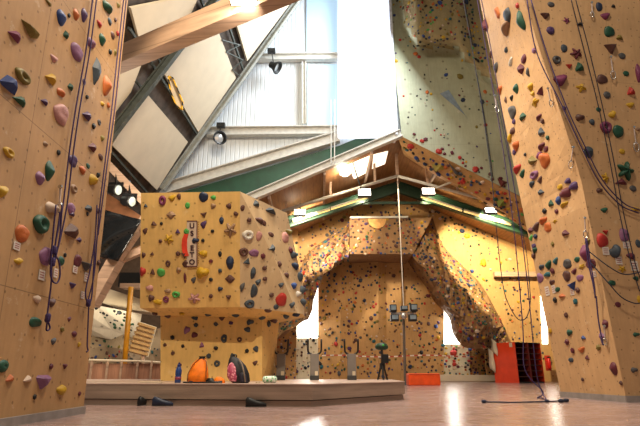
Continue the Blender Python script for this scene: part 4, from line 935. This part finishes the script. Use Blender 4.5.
groups = [(LEFTH, ['wall_left'], 'left wall', 'holds on the left wall'), (SIDEH, ['right_side'], "right wall's lit side", "holds on the right wall's lit side"), (FRONTH, ['right_front', 'right_side'], "right wall's front", "holds on the right wall's front"),
          (BOULH, ['b_front', 'b_side', 'b_under', 'b_stem'], 'boulder', 'holds on the boulder')]
HL = []
for txt, surf, where, grp in groups:
    for ent in txt.replace('\n', '|').split('|'):
        a = ent.split(); x, y, w, h = map(float, a[:4])
        ht = hit(x, y, surf) or hit(x+4, y, surf) or hit(x+9, y, surf) or hit(x-4, y, surf) or hit(x, y-5, surf)
        if not ht: print('MISS', ent, where); continue
        p, n = ht; wh = where
        if where == 'boulder': wh = 'boulder base' if y > 322 else 'boulder underside' if y > 311.5 else "boulder's right side" if x > 241 else 'boulder front'
        up_ = (V((0, 0, 1))-n*n.z).normalized(); rt = up_.cross(n).normalized()
        s = 1/ppm(p)
        fx = abs(n.dot(ray(x, y).normalized())); hfx = math.sqrt(max(.1, rt.dot(V((1, 0, 0)))**2))
        s *= 1.12 if where == 'boulder' else 1.05
        sx = w*s/max(hfx, .55); sy = h*s/max(.75, abs(up_.z)); sz = (.55*min(sx, sy)+.25*max(sx, sy))
        HL.append(dict(x=x, y=y, w=w, h=h, col=a[4], sh=a[5], p=p, n=n, up=up_, rt=rt, s=(sx, sy, sz), wall=wh, grp=grp if where != 'boulder' else 'holds on the '+wh, area=w*h))
HL.sort(key=lambda q: -q['area'])
MAIN, EXTRA = HL[:300], HL[300:]
# labels ---------------------------------------------------------------
ADJ = {k: v[0] for k, v in SHAPES.items()}
big = lambda q: 'large' if q['area'] > 110 else 'small' if q['area'] < 34 else 'mid-sized'
for q in MAIN: q['d'] = '%s %s' % (q['col'], ADJ[q['sh']]); q['nb'] = []
def direction(q, r):
    dx, dy = r['x']-q['x'], r['y']-q['y']
    return 'below' if dy < 0 and -dy > abs(dx)*.8 else 'above' if dy > abs(dx)*.8 else 'right of' if dx < 0 else 'left of'
for q in MAIN:
    c = [r for r in MAIN if r is not q and r['wall'] == q['wall']]
    c.sort(key=lambda r: (r['x']-q['x'])**2+(r['y']-q['y'])**2)
    for r in c[:6]: q['nb'].append((direction(q, r), r))
ORD = ['first', 'second', 'third', 'fourth', 'fifth', 'sixth', 'seventh', 'eighth', 'ninth', 'tenth', 'eleventh', 'twelfth', 'thirteenth', 'fourteenth', 'fifteenth']
from collections import Counter
for q in MAIN:
    same = [r for r in MAIN if r is not q and r['wall'] == q['wall'] and r['d'] == q['d']]
    samec = [r for r in MAIN if r is not q and r['wall'] == q['wall'] and r['col'] == q['col']]
    base = '%s %s hold on the %s' % (big(q), q['d'], q['wall'])
    pick = None
    for dr, r in sorted(q['nb'], key=lambda t_: -t_[1]['area']):
        key = (dr, r['d'])
        if any(key == (d2, r2['d']) for s_ in same for d2, r2 in s_['nb']): continue
        pick = (dr, r); break
    if not samec: q['label'] = base + (', %s a %s one' % (pick[0], pick[1]['d']) if pick else '')
    elif pick: q['label'] = base+', %s a %s one' % (pick[0], pick[1]['d'])
    else:
        al = sorted(same+[q], key=lambda r: r['y']); i = al.index(q)
        q['label'] = '%s %s hold on the %s, %s from top of its kind' % (big(q), q['d'], q['wall'], ORD[i] if i < 15 else 'lowest')
cnt = Counter(q['label'] for q in MAIN)
dupl = [l for l in cnt if cnt[l] > 1]
for l in dupl:
    al = sorted([q for q in MAIN if q['label'] == l], key=lambda r: r['y'])
    for i, q in enumerate(al): q['label'] = '%s %s hold on the %s, %s from top of its kind' % (big(q), q['d'], q['wall'], ORD[i])
for q in MAIN:
    for v_ in ('orange', 'olive'): q['label'] = q['label'].replace(' a '+v_, ' an '+v_)
print('label dups', len(dupl), 'left', len(HL), max(len(q['label'].split()) for q in MAIN))
def frame(q, sink=.012):
    M = Matrix((q['rt']*q['s'][0], q['up']*q['s'][1], q['n']*q['s'][2])).transposed().to_4x4(); M.translation = q['p']-q['n']*sink; return M
for i, q in enumerate(MAIN):
    o = bpy.data.objects.new('climbing_hold', hold_mesh(q['sh'], i % 3, q['col'])); COL.objects.link(o)
    o.matrix_world = frame(q)
    tag(o, q['label'], 'climbing hold', q['grp'])
    if q['area'] > 95 and q['sh'] in 'brdjwps':
        b_ = bpy.data.objects.new('bolt', bolt_me); COL.objects.link(b_); b_.parent = o
        zc = {'b': .36, 'r': .24, 'd': .04, 'j': .24, 'w': .42, 'p': .40, 's': .30}[q['sh']]
        sx, sy, sz = q['s']; m_ = min(sx, sy)*.9
        b_.matrix_local = Matrix.Translation((0, 0, zc)) @ Matrix.Diagonal((m_/sx, m_/sy, m_/sz, 1))
# route tags -------------------------------------------------------------
PAP = plain('tag_paper', 'cfc4b8', .7, 0, .05)
for x, y, w, h, sf, lb in ((16, 246, 6, 8, 0, 'white paper tag under the orange lipped hold on the left wall'), (41, 275, 6, 10, 0, 'white paper tag under the large mauve lipped hold on the left wall'), (74.5, 269.5, 5, 7, 0, 'white paper tag below the maroon lipped hold, left wall'),
    (85.5, 277, 4, 9, 0, 'white paper tag below the grey triangular hold, left wall'), (82, 295, 4, 7, 0, 'white paper tag lowest on the left wall by the rope loop'), (55, 273, 4, 9, 0, 'white paper tag beside the rope bundle on the left wall'),
    (605.5, 251, 7, 8, 1, 'white paper tag under the red lipped hold on the right wall'), (618.5, 260.5, 7, 8, 1, 'white paper tag under the slate hooked hold on the right wall'), (626, 245, 7, 7, 1, 'white paper tag under the mauve lipped hold on the right wall'), (634, 266, 8, 10, 1, 'white paper tag at the right picture edge under a maroon hold'),
    (547.5, 291, 3.5, 9, 1, 'leftmost white tag in the cluster on the lit side'), (554, 289, 3, 8, 1, 'middle white tag in the cluster on the lit side'), (572.5, 292, 3, 6, 1, 'white tag below the blue triangular hold'), (594.5, 274, 3, 6, 1, 'white tag right of the rope bundle at the fold')):
    ht = hit(x, y, ['wall_left'] if sf == 0 else R_); p, n = ht; up_ = (V((0, 0, 1))-n*n.z).normalized(); rt = up_.cross(n); s = 1/ppm(p)
    k = MB(); R3 = Matrix((rt, up_, n)).transposed()
    sx = w*s/max(.55, abs(rt.x)); sy = h*s
    k.box(p+n*.008, (sx, sy, .006), M=R3); o = k.build('route_tag', PAP); tag(o, lb, 'tag', 'paper route tags')
    k = MB()
    for i in range(3): k.box(p+n*.0125+up_*(sy*(.25-.25*i)), (sx*.7, sy*.07, .002), M=R3)
    k.build('print_lines', plain('tag_ink', '9a3a40', .7), o)
# far holds: uncountable mass ------------------------------------------------
cols = list(HC); ico = []
t_ = (1+5**.5)/2
iv = [V(p).normalized() for p in ((-1,t_,0),(1,t_,0),(-1,-t_,0),(1,-t_,0),(0,-1,t_),(0,1,t_),(0,-1,-t_),(0,1,-t_),(t_,0,-1),(t_,0,1),(-t_,0,-1),(-t_,0,1))]
if_ = [(0,11,5),(0,5,1),(0,1,7),(0,7,10),(0,10,11),(1,5,9),(5,11,4),(11,10,2),(10,7,6),(7,1,8),(3,9,4),(3,4,2),(3,2,6),(3,6,8),(3,8,9),(4,9,5),(2,4,11),(6,2,10),(8,6,7),(9,8,1)]
st = MB(); rnd = random.Random(21)
def far(p, n, s, col, asp=1.0):
    st.k = cols.index(col); up_ = (V((0, 0, 1))-n*n.z).normalized(); rt = up_.cross(n).normalized()
    a = rnd.uniform(0, 6.28); r2 = rt*math.cos(a)+up_*math.sin(a); u2 = n.cross(r2)
    vs = [p+r2*(v_.x*s*.5*asp*rnd.uniform(.75, 1.2))+u2*(v_.y*s*.5)+n*(v_.z*s*.32+s*.1) for v_ in iv]
    st.add(vs, if_)
for q in EXTRA: far(q['p'], q['n'], (q['s'][0]+q['s'][1])/2, q['col'])
DARKMIX = ['black', 'brown', 'maroon', 'slate', 'green', 'purple', 'red', 'yellow', 'olive', 'brown', 'black', 'orange', 'teal', 'navy', 'grey', 'cream', 'blue']
def scatter(n, poly, surfs, smin, smax, mix, only=None):
    xs = [p[0] for p in poly]; ys = [p[1] for p in poly]; c = 0; tries = 0; placed = []
    while c < n and tries < n*12:
        tries += 1; x, y = rnd.uniform(min(xs), max(xs)), rnd.uniform(min(ys), max(ys)); ins = False; j = len(poly)-1
        for i in range(len(poly)):
            if (poly[i][1] > y) != (poly[j][1] > y) and x < (poly[j][0]-poly[i][0])*(y-poly[i][1])/(poly[j][1]-poly[i][1])+poly[i][0]: ins = not ins
            j = i
        if not ins or any((x-a)**2+(y-b)**2 < 6 for a, b in placed[-250:]): continue
        ht = hit(x, y, surfs)
        if not ht or (only and hit(x, y, list(SURF))[0] != ht[0]): continue
        s = rnd.uniform(smin, smax)*(1.5 if rnd.random() < .12 else 1)/ppm(ht[0]); far(ht[0], ht[1], s, rnd.choice(mix), rnd.uniform(.8, 1.4)); placed.append((x, y)); c += 1
BRIGHT = DARKMIX+['red', 'yellow', 'orange', 'lime', 'cream', 'blue']
UW = ['wall_upper']
scatter(170, [(398, -2), (470, -2), (490, 70), (460, 50), (412, 50)], UW, 1.9, 3.4, BRIGHT+['black', 'lime', 'yellow', 'black'])
scatter(60, [(388, 0), (405, 0), (420, 55), (490, 80), (505, 185), (400, 135)], UW, 1.3, 2.4, BRIGHT+['black', 'slate', 'black', 'slate'])
scatter(22, [(399, 129), (412, 137), (508, 190), (508, 182), (420, 136)], UW, 3, 4.5, ['maroon', 'maroon', 'red', 'brown', 'purple'])
for x, y, s, cc in ((415.5, 54, 6, 'orange'), (419, 57, 5, 'red'), (427, 92.5, 5, 'orange'), (431, 94, 4, 'yellow'), (463, 60, 5, 'yellow'), (409, 3, 5, 'yellow'), (446, 75, 5, 'blue'), (463, 100, 6, 'navy'), (460, 77, 8, 'olive'), (485.5, 125, 5, 'red'), (485, 92, 5, 'orange'), (396, 61, 5, 'yellow'), (400, 40, 4, 'red'), (482, 102, 6, 'slate'), (440, 3, 6, 'blue'), (466, 2, 7, 'navy')):
    ht = hit(x, y, UW); far(ht[0], ht[1], .8*s/ppm(ht[0]), cc, 1.2)
scatter(75, [(402, 140), (508, 193), (508, 222), (452, 182), (405, 153)], ['wall_overhang'], 2.5, 5, BRIGHT)
scatter(40, [(495, 195), (520, 200), (535, 280), (520, 260), (500, 225)], ['wall_overhang', 'wall_upper', 'wall_back_right', 'wall_back'], 2.5, 4, BRIGHT)
FARW = [n_ for n_ in SURF if n_.startswith('wall_back') or n_ in ('wall_buttress', 'wall_pale_left', 'wall_pale_right')]
AR = ['wall_arch_right', 'wall_arch_left', 'wall_arch_crown']
scatter(420, [(318, 254), (415, 254), (443, 297), (443, 378), (318, 378)], FARW+AR, 1.5, 3, DARKMIX, True)
scatter(120, [(350, 219), (432, 218), (413, 254), (350, 254)], AR, 1.8, 3, DARKMIX)
scatter(420, [(432, 218), (502, 322), (518, 381), (504, 381), (492, 352), (464, 340), (444, 298), (413, 254)], AR, 1.8, 3.2, DARKMIX)
scatter(260, [(350, 220), (350, 254), (316, 289), (306, 315), (270, 340), (290, 290), (310, 251)], AR, 1.8, 3.4, DARKMIX, True)
scatter(110, [(437, 215), (500, 235), (545, 290), (545, 380), (522, 380), (505, 320)], FARW, 1.5, 2.8, DARKMIX, True)
scatter(90, [(296, 225), (400, 190), (500, 228), (480, 245), (430, 216), (350, 216), (305, 262), (296, 262)], FARW, 1.8, 3, DARKMIX+['maroon', 'brown'], True)
scatter(50, [(265, 325), (297, 320), (297, 378), (265, 378)], FARW, 1.6, 2.8, DARKMIX, True)
scatter(35, [(297, 338), (318, 338), (318, 376), (297, 376)], FARW, 1.5, 2.6, DARKMIX, True)
scatter(45, [(444, 344), (470, 344), (470, 376), (444, 376)], FARW, 1.8, 3, BRIGHT, True)
scatter(50, [(470, 345), (497, 345), (497, 376), (470, 376)], FARW, 1.5, 2.6, DARKMIX, True)
scatter(26, [(94, 307), (139, 315), (134, 333), (112, 330)], ['wall_cave_roof'], 2, 4, ['black', 'black', 'green', 'slate'])
scatter(70, [(88, 328), (126, 332), (158, 330), (158, 366), (88, 366)], ['wall_back_cave'], 2, 3.5, DARKMIX)
for x, y, s, cc in ((467, 236, 6, 'yellow'), (483, 263, 7, 'yellow'), (462, 231, 5, 'navy'), (472, 271, 4, 'blue'), (453.5, 353, 7, 'red'), (461, 331, 5, 'red')):
    ht = hit(x, y, FARW+AR)
    if ht: far(ht[0], ht[1], s/ppm(ht[0]), cc, 1.2)
sto = st.build('climbing_holds', [hm[c_] for c_ in cols], fixn=False)
tag(sto, 'countless small coloured climbing holds dotting the far walls and arch', 'climbing holds', kind='stuff')
# two big grey volumes on the upper wall and the overhang panel
def volume(px, py, pts, surf, depth, mat, label):
    ps = [h for h in (hit(x, y, surf) for x, y in pts) if h]; n = sum((h[1] for h in ps), V()).normalized(); ap = hit(px, py, surf); a = ap[0]+n*depth
    k = MB().add([h[0]-n*.02 for h in ps]+[a], [(i, (i+1) % len(ps), len(ps)) for i in range(len(ps))]+[tuple(range(len(ps)))[::-1]])
    return thing(k, 'wall_volume', mat, label, 'climbing volume')
volume(446, 96, [(439.5, 93.5), (448, 90), (470, 122), (466, 116)], UW, .5, plain('vol_pale', '8090a0', .5), 'long tapering pale grey volume on the upper wall')
volume(458, 168, [(447, 161), (468, 162), (472, 160), (461, 176)], ['wall_overhang'], .4, plain('vol_grey', '77706c', .6), 'grey triangular volume on the holds panel below the upper wall')
volume(438, 167, [(431, 164), (443, 164), (446, 169), (436, 172)], ['wall_overhang'], .3, plain('vol_olive', '8a7a30', .6), 'olive volume left of the grey triangular one on the holds panel')
volume(502, 182, [(497, 178), (508, 182), (501, 188)], ['wall_overhang', 'wall_upper'], .3, plain('vol_maroon', '6a2a2a', .6), 'dark red triangular volume at the right end of the holds panel')
volume(501, 203, [(496, 200), (505, 199), (507, 205), (499, 207)], ['wall_overhang'], .3, plain('vol_moss', '7a8030', .6), 'mossy green volume above the lowest floodlight on the right')
# ================================================================== LIGHT
def area(name, loc, target, size, power, col=(1, .86, .68), sy=None):
    l = bpy.data.lights.new(name, 'AREA'); l.energy = power; l.size = size; l.color = col
    if sy: l.shape = 'RECTANGLE'; l.size_y = sy
    o = bpy.data.objects.new(name, l); COL.objects.link(o); o.location = V(loc)
    o.rotation_euler = (V(target)-V(loc)).to_track_quat('-Z', 'Y').to_euler(); return o
def spotl(name, loc, target, power, ang, col=(1, .85, .62), soft=.3, r=.15):
    l = bpy.data.lights.new(name, 'SPOT'); l.energy = power; l.spot_size = math.radians(ang); l.spot_blend = soft; l.color = col; l.shadow_soft_size = r
    o = bpy.data.objects.new(name, l); COL.objects.link(o); o.location = V(loc)
    o.rotation_euler = (V(target)-V(loc)).to_track_quat('-Z', 'Y').to_euler(); return o
def pointl(name, loc, power, col=(1, .85, .6), r=.2):
    l = bpy.data.lights.new(name, 'POINT'); l.energy = power; l.color = col; l.shadow_soft_size = r
    o = bpy.data.objects.new(name, l); COL.objects.link(o); o.location = V(loc); return o
W = bpy.data.worlds.new('hall_daylight'); SC.world = W; t = nt(W); bg = t.nodes['Background']
bg.inputs[0].default_value = (1.0, .92, .82, 1); bg.inputs[1].default_value = .24
# hall lamps high above the floor, plus an added side fill
area('hall_lamp', (2.0, 3.5, 12.5), (-2, 8, 2), 1.2, 850)
area('hall_lamp', (-1.0, 8.5, 13.0), (2.5, 12, 1), 1.2, 1100)
spotl('beam_lamp', la+V((.1, -.1, -.15)), P(225, 18, 7.1), 150, 110, (1, .88, .72), r=.1)
spotl('boulder_lamp', (-1.2, 2.6, 8.6), P(200, 265, 10), 2500, 36, (1, .84, .58), .6, .1)
spotl('side_fill', (-.5, 10.0, 9.5), P(548, 270, 10.5), 1500, 75, (1, .87, .68), .7)  # unseen spot added to make the side face brighter than the front
# low hall
pointl('glare_lamp_light', c_glare, 130)
spotl('flood_left', P(300, 212, 22.4)+V((0, .6, -.1)), P(320, 240, 27), 2600, 95)
spotl('flood_right', P(491, 210, 22.4)+V((0, .6, -.1)), P(490, 265, 27.2), 4200, 90, (1, .84, .5))
spotl('flood_mid', P(428, 191, 23.1)+V((0, .6, -.1)), P(470, 240, 27.2), 350, 100, (1, .84, .5))
spotl('flood_mid', P(364.5, 192, 23.1)+V((0, .6, -.1)), P(330, 235, 27.2), 250, 110, (1, .84, .6))
area('low_hall_lamp', (3.5, 21.5, 8.5), (3.5, 25, 0), 2, 160, (1, .84, .58))
# daylight through the gable glazing and the back windows
area('gable_daylight', (3.0, 17.0, 15), (-7, 19.5, 9), 3, 1300, (.85, .93, 1), 5)
area('back_window_daylight', P(458, 318, 27.6), P(458, 400, 22), 1.6, 250, (1, .97, .9), 2.4)
area('back_window_daylight', P(308, 315, 27.6), P(308, 400, 22), 1.2, 200, (1, .97, .9), 2.4)
spotl('cave_fill', P(103, 322, 15.2), P(120, 345, 17.5), 80, 120, (1, .86, .62))  # fill added to brighten the cave, no fixture here
pointl('corner_fill', (-4.7, 11.2, 4.4), 240, (1, .84, .66), .3)  # invisible point fill added to lift the timber struts
SC.view_settings.view_transform = 'Standard'; SC.view_settings.look = 'None'; SC.view_settings.gamma = 1
SC.view_settings.exposure = 0.0; SC.view_settings.use_curve_mapping = False
